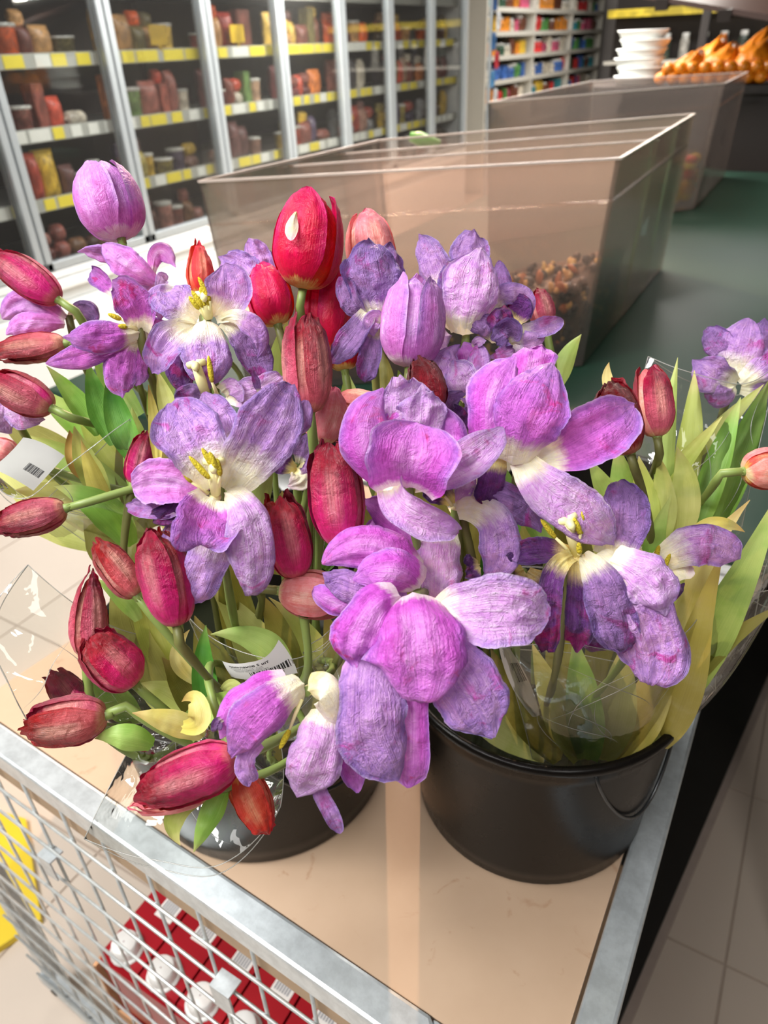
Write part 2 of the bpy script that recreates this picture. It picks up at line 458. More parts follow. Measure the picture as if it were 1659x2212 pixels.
tag(MB().box((-4.75, 20, FLOORZ), (5.15, 20.15, CEIL)).build('wall_back', PLAST), None, None, None, 'structure')
tag(MB().box((-4.75, -4.15, FLOORZ), (5.15, -4, CEIL)).build('wall_front', PLAST), None, None, None, 'structure')
tag(MB().box((-4.75, -4.15, CEIL), (5.15, 20.15, CEIL + .1)).build('ceiling', CEILM), None, None, None, 'structure')

# ------------------------------------------------------------------ glass door refrigerator
FX = -3.6
ALU = simple('brushed_aluminium_frame', (176, 184, 188), .4, .5, var=.06)
FRW = simple('refrigerator_white_steel', (222, 224, 222), .45, var=.03)
INTD = simple('refrigerator_dark_interior', (58, 46, 42), .7, var=.1)
SHELF = simple('shelf_grey_steel', (150, 150, 146), .5, .2, var=.05)
TAGY = simple('price_tag_yellow', (232, 214, 60), .6, var=.1, scale=40)
TAGW = simple('price_tag_white', (226, 228, 220), .6, var=.05, scale=40)
STRIP = simple('shelf_edge_grey_strip', (170, 172, 164), .5, var=.05)
MY = [1.77, 2.54, 3.31, 4.12, 4.88, 5.68, 6.45, 7.25, 8.02]
SZ = [0.67, 0.34, 0.01, -0.31]
rng = random.Random(5)
fr = empty('glass_door_refrigerator', (FX - .45, 5, FLOORZ))
tag(fr, 'long glass-door refrigerator with grey door frames along the left aisle', 'refrigerator')
def P(o): return under(o, fr)
y0, y1 = MY[0], MY[-1]
P(MB().box((FX - .9, y0, FLOORZ), (FX + .02, y1, -.50)).box((FX - .9, y0, -.50), (FX - .02, y1, -.42)).build('base', FRW, None, False, .01))
P(MB().box((FX - .06, y0, -.425), (FX + .03, y1, -.37)).box((FX - .06, y0, -.365), (FX + .015, y1, -.325)).build('sill', FRW, None, False, .006))
P(MB().box((FX - .92, y0, -.5), (FX - .86, y1, 1.5)).build('back_panel', INTD))
P(MB().box((FX - .9, y0 - .05, FLOORZ), (FX, y0, 1.5)).box((FX - .9, y1, FLOORZ), (FX, y1 + .05, 1.5)).build('side_panel', FRW))
P(MB().box((FX - .9, y0 - .05, 1.42), (FX + .02, y1 + .05, 1.62)).build('top_canopy', FRW))
for z in SZ + [1.0]:
    sh = MB().box((FX - .86, y0, z - .035), (FX - .10, y1, z - .012)).build('shelf', SHELF)
    P(sh)
    st = MB().box((FX - .10, y0, z - .055), (FX - .092, y1, z + .012)).build('price_strip', STRIP)
    under(st, sh) if False else None
    st.parent = sh; 
    if z == 1.0: continue
    y = y0 + .02
    while y < y1 - .1:
        wd = rng.choice([.07, .07, .09, .13]) * (1.0 if z < .5 else 1.3)
        tg = MB().box((FX - .092, y, z - .05), (FX - .088, y + wd, z + .006)).build('price_tag', TAGY if rng.random() < .68 else TAGW)
        tg.parent = sh
        y += wd + rng.choice([.012, .02, .05, .07])
for i in range(len(MY) - 1):
    a, b = MY[i] + .006, MY[i + 1] - .006
    dr = MB().box((FX - .03, a, -.32), (FX + .015, a + .042, 1.42)).box((FX - .03, b - .042, -.32), (FX + .015, b, 1.42)).box((FX - .03, a, -.32), (FX + .015, b, -.275)).box((FX - .03, a, 1.375), (FX + .015, b, 1.42)).build('door_frame', ALU, None, False, .004)
    P(dr)
    pn = MB().box((FX - .012, a + .042, -.275), (FX - .006, b - .042, 1.375)).build('glass_pane', GLASS)
    pn.parent = dr
    gk = MB().box((FX - .045, a + .036, -.3), (FX - .032, a + .05, 1.4)).box((FX - .045, b - .05, -.3), (FX - .032, b - .036, 1.4)).build('gasket', simple('gasket_grey', (120, 122, 122), .7) if i == 0 else bpy.data.materials['gasket_grey'])
    gk.parent = dr
for z in (1.36,):
    area('refrigerator_lamp', (FX - .25, 5, 1.36), (FX - .4, 5, -.3), .05, 6.2, 240, (1, .95, .88))

# ------------------------------------------------------------------ goods: unit meshes, copied
def pouch_mesh():
    V = []; Fs = []; nu, nv = 12, 14
    for side in (1, -1):
        for j in range(nv + 1):
            v = j / nv
            for i in range(nu + 1):
                u = i / nu * 2 - 1
                th = (max(0, 1 - abs(u) ** 2.6) ** .6) * (max(0, 1 - abs(2 * v - 1) ** 3.0) ** .7)
                wv = .9 + .1 * abs(2 * v - 1) ** 2
                V.append((side * .5 * th + .02 * math.sin(9 * u + 4 * v), u * .5 * wv, v))
    n = (nu + 1) * (nv + 1)
    for s_ in range(2):
        for j in range(nv):
            for i in range(nu):
                a = s_ * n + j * (nu + 1) + i
                q = (a, a + 1, a + nu + 2, a + nu + 1)
                Fs.append(q if s_ == 0 else q[::-1])
    return V, Fs
def revolve(prof, n=14, axis='z'):
    m = MB().lathe(prof, n)
    if axis == 'y':
        m.v = [(x, z, y + .5) for x, y, z in m.v]
    return m.v, m.f
def unit(name, VF, mat, smooth=True):
    me = bpy.data.meshes.new(name); me.from_pydata(VF[0], [], VF[1]); me.materials.append(mat)
    if smooth: me.polygons.foreach_set('use_smooth', [True] * len(me.polygons))
    return me
GM = {}
def gm(rgb, rough=.35):
    if rgb not in GM:
        t = NT('package_%d_%d_%d' % rgb)
        geo = t.n('ShaderNodeTexCoord').outputs['Object']
        oi = t.n('ShaderNodeObjectInfo').outputs['Random']
        n1 = t.noise(geo, 3.5, 3, .6, 1); c = lin(rgb)
        col = t.mix(t.step(n1, .38, .62), tuple(x * .55 for x in c[:3]) + (1,), tuple(min(1, x * 1.15) for x in c[:3]) + (1,))
        hs = t.n('ShaderNodeHueSaturation'); t.link(col, hs.inputs['Color']); t.link(t.math('ADD', .75, t.math('MULTIPLY', oi, .5)), hs.inputs['Value'])
        GM[rgb] = t.done(t.bsdf(hs.outputs[0], rough))
    return GM[rgb]
g0 = gm((150, 90, 70))
U = dict(
    pouch=unit('pouch', pouch_mesh(), g0),
    sausage=unit('sausage', revolve([(.001, 0), (.06, .0), (.07, .02), (.05, .05), (.36, .09), (.48, .18), (.5, .5), (.48, .82), (.36, .91), (.05, .95), (.07, .98), (.05, 1), (.001, 1)], 14, 'y'), g0),
    tub=unit('tub', revolve([(.001, 0), (.40, 0), (.42, .02), (.48, .84), (.5, .86), (.5, .9), (.001, .9)]), g0),
    lid=unit('lid', revolve([(.5, .9), (.53, .9), (.53, 1.0), (.48, 1.02), (.001, 1.02)]), g0),
    jar=unit('jar', revolve([(.001, 0), (.46, 0), (.5, .05), (.5, .66), (.44, .78), (.36, .82), (.36, .84), (.001, .84)]), g0),
    cap=unit('cap', revolve([(.38, .82), (.40, .83), (.40, .99), (.37, 1.0), (.001, 1.0)]), g0),
)
def carton_v():
    m = MB().box((-.5, -.5, 0), (.5, .5, 1)); return m.v, m.f
bmx = bmesh.new()
vs_ = [bmx.verts.new(v) for v in carton_v()[0]]
for f_ in carton_v()[1]: bmx.faces.new([vs_[i] for i in f_])
bmesh.ops.bevel(bmx, geom=bmx.edges[:], offset=.05, segments=2, affect='EDGES')
me = bpy.data.meshes.new('carton'); bmx.to_mesh(me); bmx.free(); me.materials.append(g0); U['carton'] = me
def good(name, unitname, loc, size, rgb, label, cat, group, rz=0, sub=None, subrgb=None, subname=None):
    o = bpy.data.objects.new(name, U[unitname]); COL.objects.link(o)
    o.location = loc; o.scale = size; o.rotation_euler = (0, 0, rz)
    o.material_slots[0].link = 'OBJECT'; o.material_slots[0].material = gm(rgb)
    tag(o, label, cat, group)
    if sub:
        c = bpy.data.objects.new(subname or sub, U[sub]); COL.objects.link(c); c.parent = o
        c.material_slots[0].link = 'OBJECT'; c.material_slots[0].material = gm(subrgb)
    return o
ORD = ['first', 'second', 'third', 'fourth', 'fifth', 'sixth', 'seventh', 'eighth']
SHN = ['top visible', 'second', 'third', 'bottom']
rng = random.Random(11)
PAL = [
  [(226, 96, 40), (236, 172, 40), (150, 92, 74), (226, 188, 90), (120, 70, 60), (198, 150, 96), (170, 60, 50), (120, 110, 70)],
  [(150, 80, 66), (206, 84, 62), (214, 204, 184), (110, 140, 80), (224, 130, 62), (120, 60, 60), (196, 160, 130), (160, 96, 84)],
  [(140, 84, 74), (170, 70, 54), (214, 176, 60), (120, 84, 80), (160, 120, 104), (176, 160, 84), (96, 84, 110)],
  [(120, 60, 50), (164, 96, 84), (190, 130, 116), (96, 60, 48), (140, 100, 70)]]
for bi in range(len(MY) - 1):
    a, b = MY[bi] + .05, MY[bi + 1] - .05
    for si, z in enumerate(SZ):
        n = 6 if bi < 5 else 4
        pal = PAL[si] if bi < 5 else PAL[si] + [(60, 56, 58), (150, 150, 150), (96, 80, 60)]
        y = a
        while y < b - .06:
            kind = rng.choice(['pouch', 'pouch', 'sausage', 'tub', 'carton', 'pouch'] if si < 2 else ['pouch', 'sausage', 'sausage', 'pouch', 'tub'])
            wd = rng.uniform(.075, .15); h = rng.uniform(.13, .25); rgb = rng.choice(pal)
            if y + wd > b: break
            cn = {(226, 96, 40): 'orange', (236, 172, 40): 'amber', (214, 176, 60): 'yellow', (226, 188, 90): 'yellow', (206, 196, 176): 'cream', (120, 150, 96): 'green', (60, 56, 58): 'black', (150, 150, 150): 'grey', (96, 84, 110): 'bluish', (176, 160, 84): 'olive', (120, 110, 70): 'olive', (216, 130, 62): 'orange', (198, 84, 62): 'red', (170, 60, 50): 'red', (170, 70, 54): 'red', (164, 96, 84): 'pinkish', (190, 130, 116): 'pink'}.get(rgb, 'brown')
            where = 'on the %s shelf behind the %s refrigerator door' % (SHN[si], ORD[bi])
            g = 'goods on the %s refrigerator shelf, %s door' % (SHN[si], ORD[bi])
            xc = FX - .10 - .07 - rng.uniform(0, .04)
            if kind == 'pouch':
                good('food_pouch', 'pouch', (xc, y + wd / 2, z - .011), (.10, wd, h), rgb, '%s vacuum-packed pouch %s' % (cn, where), 'food package', g, rng.uniform(-.2, .2))
            elif kind == 'sausage':
                d = rng.uniform(.075, .10)
                good('sausage', 'sausage', (xc, y + .01 , z - .011), (d, wd, d), rgb, '%s sausage lying %s' % (cn, where), 'sausage', g, rng.uniform(-.1, .1))
                if rng.random() < .7:
                    good('sausage', 'sausage', (xc - .01, y + .015, z - .011 + d * .98), (d, wd, d), rng.choice(pal), 'upper sausage of a stacked pair %s' % where, 'sausage', g, rng.uniform(-.05, .05))
            elif kind == 'tub':
                good('food_tub', 'tub', (xc, y + wd / 2, z - .011), (wd * .95, wd * .95, h * .7), rgb, '%s round tub with lid %s' % (cn, where), 'tub', g, 0, 'lid', (226, 224, 214))
            else:
                good('food_carton', 'carton', (xc, y + wd / 2, z - .011), (.09, wd * .9, h), rgb, '%s carton %s' % (cn, where), 'carton', g, 0)
            y += wd + .003
            if kind in ('pouch', 'carton') and h < .19 and rng.random() < .6:
                good('food_pouch', 'pouch', (xc - .02, y - wd / 2, z - .011 + h * .96), (.09, wd * .9, .08), rng.choice(pal), 'small pouch atop another package %s' % where, 'food package', g, rng.uniform(-.3, .3))
# hanging bright sale cards on the top shelf
for i, (yy, rgb) in enumerate(((2.45, (236, 190, 40)), (3.72, (240, 196, 40)), (4.45, (240, 200, 50)))):
    c = MB().box((FX - .094, yy, .70), (FX - .09, yy + .14, .80)).box((FX - .092, yy + .06, .67), (FX - .09, yy + .08, .70)).build('price_card', gm(rgb))
    tag(c, 'large yellow price card clipped to the top visible refrigerator shelf, %s from the left' % ORD[i], 'price card', 'yellow price cards in the refrigerator')

# ------------------------------------------------------------------ far gondola shelving
GX = -3.9
gd = empty('gondola_shelving', (GX - .25, 11.6, FLOORZ))
tag(gd, 'tall grocery shelving full of colourful packages in the far aisle', 'shelving')
GSH = simple('gondola_cream_steel', (206, 202, 190), .5, var=.04)
under(MB().box((GX - .5, 9.25, FLOORZ), (GX - .46, 14.1, 1.6)).build('back_panel', INTD), gd)
for yy in (9.25, 10.85, 12.45, 14.05):
    under(MB().box((GX - .46, yy, FLOORZ), (GX, yy + .05, 1.6)).build('upright', GSH), gd)
GZ = [1.2, .97, .73, .485, .23, -.02, -.3]
for z in GZ:
    s_ = MB().box((GX - .46, 9.3, z - .03), (GX, 14.05, z)).box((GX, 9.3, z - .045), (GX + .01, 14.05, z + .005)).build('shelf', GSH)
    under(s_, gd)
GPAL = [(60, 150, 160), (220, 60, 60), (70, 110, 180), (220, 140, 50), (90, 150, 80), (200, 90, 120), (230, 220, 200), (120, 70, 50), (240, 200, 70), (60, 90, 70)]
GCN = ['teal', 'red', 'blue', 'orange', 'green', 'pink', 'white', 'brown', 'yellow', 'dark green']
for zi, z in enumerate(GZ[1:6]):
    y = 9.34; bi = 0
    while y < 13.9:
        k = rng.randrange(len(GPAL)); wd = rng.uniform(.11, .2); h = rng.uniform(.11, .185)
        reps = rng.choice([1, 2, 2])
        for r in range(reps):
            if y + wd > 14.0 or any(abs(y + wd / 2 - q) < .08 for q in (10.87, 12.47)): y += wd; continue
            kind = rng.choice(['carton', 'jar', 'pouch'])
            where = 'on far shelving row %s' % ['one', 'two', 'three', 'four', 'five'][zi]
            lab = '%s %s %s, %s bay' % (GCN[k], {'carton': 'boxed package', 'jar': 'jar with white cap', 'pouch': 'soft packet'}[kind], where, ['nearest', 'middle', 'farthest'][0 if y < 10.8 else 1 if y < 12.4 else 2])
            good({'carton': 'grocery_box', 'jar': 'grocery_jar', 'pouch': 'grocery_packet'}[kind], kind, (GX - .10, y + wd / 2, z), (.1 if kind != 'jar' else wd * .85, wd * .92, h), GPAL[k], lab, {'carton': 'box', 'jar': 'jar', 'pouch': 'packet'}[kind], 'groceries on the far shelving, row %d' % (zi + 1), 0, 'cap' if kind == 'jar' else None, (230, 230, 226))
            y += wd
# grey pillar and hanging strips
pl = MB().box((-4.2, 14.6, FLOORZ), (-3.8, 15.5, CEIL)).build('pillar', simple('pillar_grey_paint', (168, 162, 158), .6, var=.04), None, False, .02)
tag(pl, None, None, None, 'structure')
ps = empty('clip_strip_stand', (-3.5, 8.4, FLOORZ)); tag(ps, 'narrow stand with blue and white hanging packets beside the refrigerator end', 'display stand')
under(MB().tube([(-3.5, 8.42, FLOORZ), (-3.5, 8.42, 1.5)], .02, 10).build('pole', ALU), ps)
under(MB().lathe([(.001, 0), (.16, 0), (.16, .02), (.001, .03)], 20, (-3.5, 8.42, FLOORZ)).build('foot', ALU), ps)
for k in range(7):
    c = [(70, 110, 170), (232, 234, 236), (80, 130, 190), (190, 60, 70), (90, 150, 200), (230, 230, 232), (60, 90, 150)][k]
    o = good('hanging_packet', 'pouch', (-3.44, 8.42 + .05 * ((k % 2) * 2 - 1), .9 - .17 * k), (.04, .1, .16), c, '%s packet hanging on the strip stand, number %s from the top' % (['blue', 'white', 'sky-blue', 'red', 'pale blue', 'white', 'navy'][k], ORD[k]), 'packet', 'packets on the clip strip stand')

# ------------------------------------------------------------------ green display table with clear bins
GREEN = simple('dark_green_tabletop', (20, 50, 37), .45, var=.15, scale=3)
DGR = simple('dark_brown_panel', (32, 24, 20), .6, var=.15, scale=4)
tb = empty('display_table', (-.6, 3.2, FLOORZ)); tag(tb, 'long dark green display table carrying the clear plastic bins', 'table')
under(MB().box((-1.5, .96, -.06), (.42, 4.7, 0)).build('tabletop', GREEN, None, False, .008), tb)
for x in (-1.42, .34):
    for y in (1.02, 2.8, 4.62):
        under(MB().bar((x, y, FLOORZ), (x, y, -.06), .06, .06, (1, 0, 0)).build('leg', DGR), tb)
gp = MB().box((-.02, 1.35, 0), (.02, 2.75, .62)).build('divider_panel', simple('green_plastic_panel', (66, 118, 92), .35, var=.1), None, False, .006)
gp.matrix_world = Matrix.Translation((.06, 0, 0))
tag(gp, 'green plastic divider panel standing on the table at the right edge', 'divider')
def quad_bin(top, ztop, inset, label, divs=()):
    """top: FL FR BR BL (x,y); walls with thickness, each wall a part"""
    root = empty('acrylic_bin', ((top[0][0] + top[2][0]) / 2, (top[0][1] + top[2][1]) / 2, 0.002)); tag(root, label, 'bin', 'clear bulk bins')
    c = Vector((sum(p[0] for p in top) / 4, sum(p[1] for p in top) / 4))
    T = [Vector(p) for p in top]; B = [p + (c - p).normalized() * inset for p in T]
    th = .008; z0 = .003
    def wall(i, j, nm):
        def inn(p): return p + (c - p).normalized() * th * 1.6
        V = [(*B[i], z0), (*B[j], z0), (*inn(B[j]), z0), (*inn(B[i]), z0), (*T[i], ztop), (*T[j], ztop), (*inn(T[j]), ztop), (*inn(T[i]), ztop)]
        o = MB().hexa(V).build(nm, ACRY, None); under(o, root); return o
    fw = wall(0, 1, 'front_wall'); rw = wall(1, 2, 'right_wall'); wall(2, 3, 'back_wall'); wall(3, 0, 'left_wall')
    o = MB().hexa([(*p, z0) for p in B] + [(*p, z0 + .006) for p in B]).build('bottom', ACRY); under(o, root)
    # thick seam band below the rim on the two visible walls
    for i, j in ((0, 1), (1, 2)):
        pts = []
        zb = ztop - .075
        k = (ztop - zb) / ztop
        def P_(i_, zz):
            f = zz / ztop; p = B[i_].lerp(T[i_], f); q = p - (c - p).normalized() * .004; return (*q, zz)
        V = [P_(i, zb - .004), P_(j, zb - .004), (*B[j].lerp(T[j], .8), zb - .004), (*B[i].lerp(T[i], .8), zb - .004), P_(i, zb), P_(j, zb), (*B[j].lerp(T[j], .8), zb), (*B[i].lerp(T[i], .8), zb)]
        under(MB().hexa(V).build('seam_band', ACRY), root)
    # bright polished rim edge
    for i, j in ((0, 1), (1, 2), (2, 3), (3, 0)):
        a_ = Vector((*T[i], ztop + .002)); b_ = Vector((*T[j], ztop + .002))
        under(MB().bar(a_, b_, .007, .004).build('rim', RIM), root)
    for f in divs:
        a_ = T[0].lerp(T[3], f); b_ = T[1].lerp(T[2], f)
        a2 = B[0].lerp(B[3], f); b2 = B[1].lerp(B[2], f)
        n_ = Vector((0, .006))
        V = [(*a2, z0 + .01), (*b2, z0 + .01), (*(b2 + n_), z0 + .01), (*(a2 + n_), z0 + .01), (*a_, ztop - .01), (*b_, ztop - .01), (*(b_ + n_), ztop - .01), (*(a_ + n_), ztop - .01)]
        under(MB().hexa(V).build('divider', ACRY), root)
        under(MB().bar((*a_, ztop - .008), (*b_, ztop - .008), .006, .004).build('divider_rim', RIM), root)
    return T, B
RIM = simple('polished_acrylic_edge', (196, 182, 172), .25, var=.05)
TA, BA = quad_bin([(-1.051, 1.119), (-.377, 1.593), (-.407, 2.56), (-1.042, 1.794)], .443, .035, 'nearest clear plastic bin, holding a mix of nuts and dried fruit', (.42, .72))
TBb, BBb = quad_bin([(-1.09, 2.62), (-.47, 3.55), (-.5, 4.5), (-1.1, 3.9)], .47, .03, 'second clear plastic bin, with bright sweets at its right corner')
# nuts and dried fruit in the first bin
NUTC = [((66, 40, 26), 'raisin', 'dark brown raisin'), ((44, 26, 20), 'dried_date', 'blackish dried date piece'), ((196, 150, 84), 'almond', 'tan almond'), ((214, 172, 104), 'cashew', 'pale curved cashew'), ((170, 92, 40), 'dried_apricot', 'amber dried fruit piece')]
def blob(seed, sx, sy, sz, bend=0):
    bm = bmesh.new(); bmesh.ops.create_icosphere(bm, subdivisions=2, radius=1)
    for v in bm.verts:
        n_ = mnoise.noise(v.co * 1.7 + Vector((seed, 0, 0))) * .28
        v.co *= 1 + n_
        v.co = Vector((v.co.x * sx, v.co.y * sy + bend * v.co.x ** 2, v.co.z * sz))
    me = bpy.data.meshes.new('nut'); bm.to_mesh(me); bm.free()
    me.polygons.foreach_set('use_smooth', [True] * len(me.polygons)); return me
NU = []
for k, (c, nm, lb) in enumerate(NUTC):
    me = blob(k * 3.1, [.011, .014, .013, .015, .017][k], [.009, .011, .008, .008, .014][k], [.008, .009, .006, .007, .006][k], .006 if k == 3 else 0)
    me.materials.append(simple('nut_' + nm, c, .45, var=.35, scale=60, bump=.4)); NU.append((me, nm, lb))
rng = random.Random(3)
V2 = lambda p: Vector((p[0], p[1]))
cA = Vector((sum(p[0] for p in TA) / 4, sum(p[1] for p in TA) / 4))
def heap(p):   # height of the pile
    s = (p.x - TA[0].x) / (TA[1].x - TA[0].x)
    return .10 + .11 * max(0, min(1, s)) + .012 * mnoise.noise(Vector((p.x * 14, p.y * 14, 0)))
def binpt(a, b, ins=.02):
    p = (BA[0].lerp(BA[1], a)).lerp(BA[3].lerp(BA[2], a), b)
    return p + (cA - p).normalized() * ins
# body of the heap
hv = []; hf = []; N = 14
for j in range(N + 1):
    for i in range(N + 1):
        p = binpt(i / N, j / N * .45, .03); hv.append((p.x, p.y, heap(p) - .012))
for j in range(N):
    for i in range(N):
        a = j * (N + 1) + i; hf.append((a, a + 1, a + N + 2, a + N + 1))
base_i = len(hv); ring = [i for i in range(N + 1)] + [j * (N + 1) + N for j in range(1, N + 1)] + [N * (N + 1) + i for i in range(N - 1, -1, -1)] + [j * (N + 1) for j in range(N - 1, 0, -1)]
for r in ring: hv.append((hv[r][0], hv[r][1], .012))
m = len(ring)
for k in range(m): hf.append((ring[k], base_i + k, base_i + (k + 1) % m, ring[(k + 1) % m]))
hp = mesh_obj('nut_mix_heap', hv, hf, simple('nut_mix', (80, 50, 32), .6, var=.5, scale=70, bump=.8), None, True)
tag(hp, 'heap of mixed nuts and dried fruit filling the nearest clear bin', 'nuts', None, 'stuff')
cnt = 0
def nut(pos):
    k = rng.choices(range(5), [4, 3, 2, 2, 1.3])[0]
    me, nm, lb = NU[k]
    o = bpy.data.objects.new(nm, me); COL.objects.link(o); o.location = pos
    o.rotation_euler = (rng.uniform(0, 6), rng.uniform(0, 6), rng.uniform(0, 6)); s = rng.uniform(.8, 1.15); o.scale = (s, s, s)
    tag(o, lb + ' in the heap inside the nearest clear bin', 'dried fruit' if k in (0, 1, 4) else 'nut', 'nut and dried fruit mix in the nearest bin')
for _ in range(150):      # against the front wall
    a = rng.uniform(.5, .985); p = binpt(a, 0, .026); z = rng.uniform(.02, heap(p)); f = z / .443
    q = p + (BA[0] - p) * 0
    q = p.lerp(p + (TA[1] - BA[1]), f); nut((q.x, q.y, z))
for _ in range(60):       # against the right wall
    b = rng.uniform(.01, .4); p = binpt(.985, b, .024); z = rng.uniform(.02, heap(p)); nut((p.x, p.y, z))
for _ in range(85):       # top of the heap
    p = binpt(rng.uniform(.5, .95), rng.uniform(.02, .3), .03); nut((p.x, p.y, heap(p)))
# sweets in the second bin
SW = [(240, 170, 30), (226, 70, 40), (110, 160, 50), (240, 210, 70), (214, 40, 50)]
SWN = ['orange', 'red', 'green', 'yellow', 'crimson']
bmx = bmesh.new(); bmesh.ops.create_icosphere(bmx, subdivisions=2, radius=1)
me = bpy.data.meshes.new('sweet'); bmx.to_mesh(me); bmx.free(); me.polygons.foreach_set('use_smooth', [True] * len(me.polygons)); me.materials.append(g0); U['sweet'] = me
cB = Vector((sum(p[0] for p in TBb) / 4, sum(p[1] for p in TBb) / 4))
for i in range(46):
    k = rng.randrange(5)
    p = BBb[0].lerp(BBb[1], rng.uniform(.8, .975)) if i % 2 else BBb[1].lerp(BBb[2], rng.uniform(.02, .2)); p = p + (cB - p).normalized() * .055
    good('sweet', 'sweet', (p.x, p.y, rng.uniform(.04, .19)), (.026, .024, .022), SW[k], SWN[k] + ' wrapped sweet piled in the second clear bin', 'sweet', 'sweets in the second clear bin')

# green lettuce-like tag on the bin rim
cl = MB().tube([at(885, 295, 2.1), at(905, 300, 2.1), at(950, 312, 2.1)], [.012, .02, .012], 8).build('green_scoop_handle', gm((140, 210, 90)), None, True)
tag(cl, 'green plastic scoop handle lying on the bin rim', 'scoop')

# ------------------------------------------------------------------ produce stand: dark body, white containers, orange net bags
pd = empty('produce_stand', (.3, 5.4, FLOORZ)); tag(pd, 'dark brown produce stand with a canopy in the background right', 'display stand')
under(MB().box((-1.5, 4.85, FLOORZ), (2.2, 6.2, .36)).build('body', DGR), pd)
under(MB().box((-1.5, 4.8, .36), (2.2, 6.2, .40)).build('ledge', DGR), pd)
COB = simple('canopy_orange_brown', (46, 24, 14), .6)
under(MB().hexa([(-1.05, 4.45, .795), (.3, 4.45, .53), (.6, 6.3, 1.1), (-1.05, 6.3, 1.3), (-1.05, 4.45, .815), (.3, 4.45, .56), (.6, 6.3, 1.13), (-1.05, 6.3, 1.33)]).build('canopy', COB), pd)
under(MB().hexa([(-.25, 1.9, 1.5), (1.9, 1.9, 1.4), (1.9, 4.45, 1.3), (-.25, 4.45, 1.4), (-.25, 1.9, 1.56), (1.9, 1.9, 1.46), (1.9, 4.45, 1.36), (-.25, 4.45, 1.46)]).build('unseen_light_blocker', DGR), pd)  # unseen sheet added overhead to keep ceiling light off the green table
for k in range(5):
    under(MB().bar((-.95 + .3 * k, 4.44, .765 - .0589 * k), (-.95 + .3 * k, 6.2, 1.24 - .03 * k), .06, .05).build('canopy_slat', DGR), pd)
for x in (-1.0, 1.85):
    under(MB().bar((x, 6.1, .4), (x, 6.1, 1.3), .05, .05, (1, 0, 0)).build('post', DGR), pd)
side = MB().box((.5, 2.9, FLOORZ), (.58, 4.7, .55)).build('side_board', DGR); tag(side, 'dark brown side board standing behind the bins at the right', 'board')
FOAM = simple('white_foam', (238, 240, 236), .6, var=.03)
for k in range(6):
    bx_ = MB().lathe([(.001, 0), (.115, 0), (.135, .036), (.14, .038), (.14, .044), (.001, .044)], 24).build('foam_container', FOAM, None, True)
    bx_.location = (-1.14 + .012 * math.sin(k * 2), 5.0, .402 + .0445 * k)
    tag(bx_, 'white foam container in the stack on the produce stand, %s from the bottom' % (ORD + ['ninth'])[k], 'container', 'stack of white foam containers')
NETM = film_mat('orange_net_film', (1, .75, .4), .35, .6, .2, 30, .5)
ORG = simple('mandarin_peel', (240, 140, 26), .45, var=.15, scale=40, bump=.3)
def lump_bag(loc, sx, sy, sz, seed, label):
    root = empty('mandarin_bag', loc); tag(root, label, 'bag', 'orange bags of mandarins')
    bm = bmesh.new(); bmesh.ops.create_icosphere(bm, subdivisions=4, radius=1)
    for v in bm.verts:
        c = v.co.copy(); n_ = .30 * abs(mnoise.noise(c * 3.0 + Vector((seed, 0, 0)))) + .06 * mnoise.noise(c * 7)
        r = .9 + n_
        x, y, z = c * r
        if z > .72:
            k = min(1, (z - .72) / .3); x = x * (1 - .55 * k) + .5 * k; y *= 1 - .55 * k; z += .5 * k
        z = max(z, -.8)
        v.co = Vector((x * sx, y * sy, (z + .8) * sz))
    me = bpy.data.meshes.new('bag'); bm.to_mesh(me); bm.free(); me.polygons.foreach_set('use_smooth', [True] * len(me.polygons))
    o = link_mesh('bag', me, ORG, root)
    MB().lathe([(.001, 0), (.02, 0), (.02, .02), (.001, .02)], 10, (.5 * sx, 0, sz * 1.9)).build('clip', RIM, root)
    return root
BAGS = [(-.86, 4.94, .10, .08, .075), (-.70, 5.02, .11, .09, .085), (-.53, 4.96, .11, .09, .095), (-.36, 5.0, .11, .09, .10), (-.80, 5.24, .11, .09, .10), (-.18, 4.96, .11, .09, .095), (-.56, 5.26, .11, .09, .115)]
BN = ['leftmost front orange bag of mandarins on the produce stand', 'second orange bag of mandarins from the white containers', 'orange mandarin bag in the middle of the front row', 'orange mandarin bag right of the middle', 'orange mandarin bag behind the leftmost one', 'rightmost reddish-orange bag of mandarins', 'tall orange mandarin bag at the back']
for i, (x, y, a, b, c) in enumerate(BAGS): lump_bag((x, y, .402), a, b, c, i * 5.3, BN[i])
for i in range(26):
    xx = -.98 + .032 * i
    good('mandarin', 'sweet', (xx, 4.835 + .01 * (i % 2), .436 + .045 * (i % 2)), (.036, .036, .033), (240, 140, 26) if i < 18 else (214, 84, 40), 'loose %s mandarin along the front ledge of the produce stand' % ('orange' if i < 18 else 'reddish'), 'mandarin', 'loose mandarins on the produce stand')
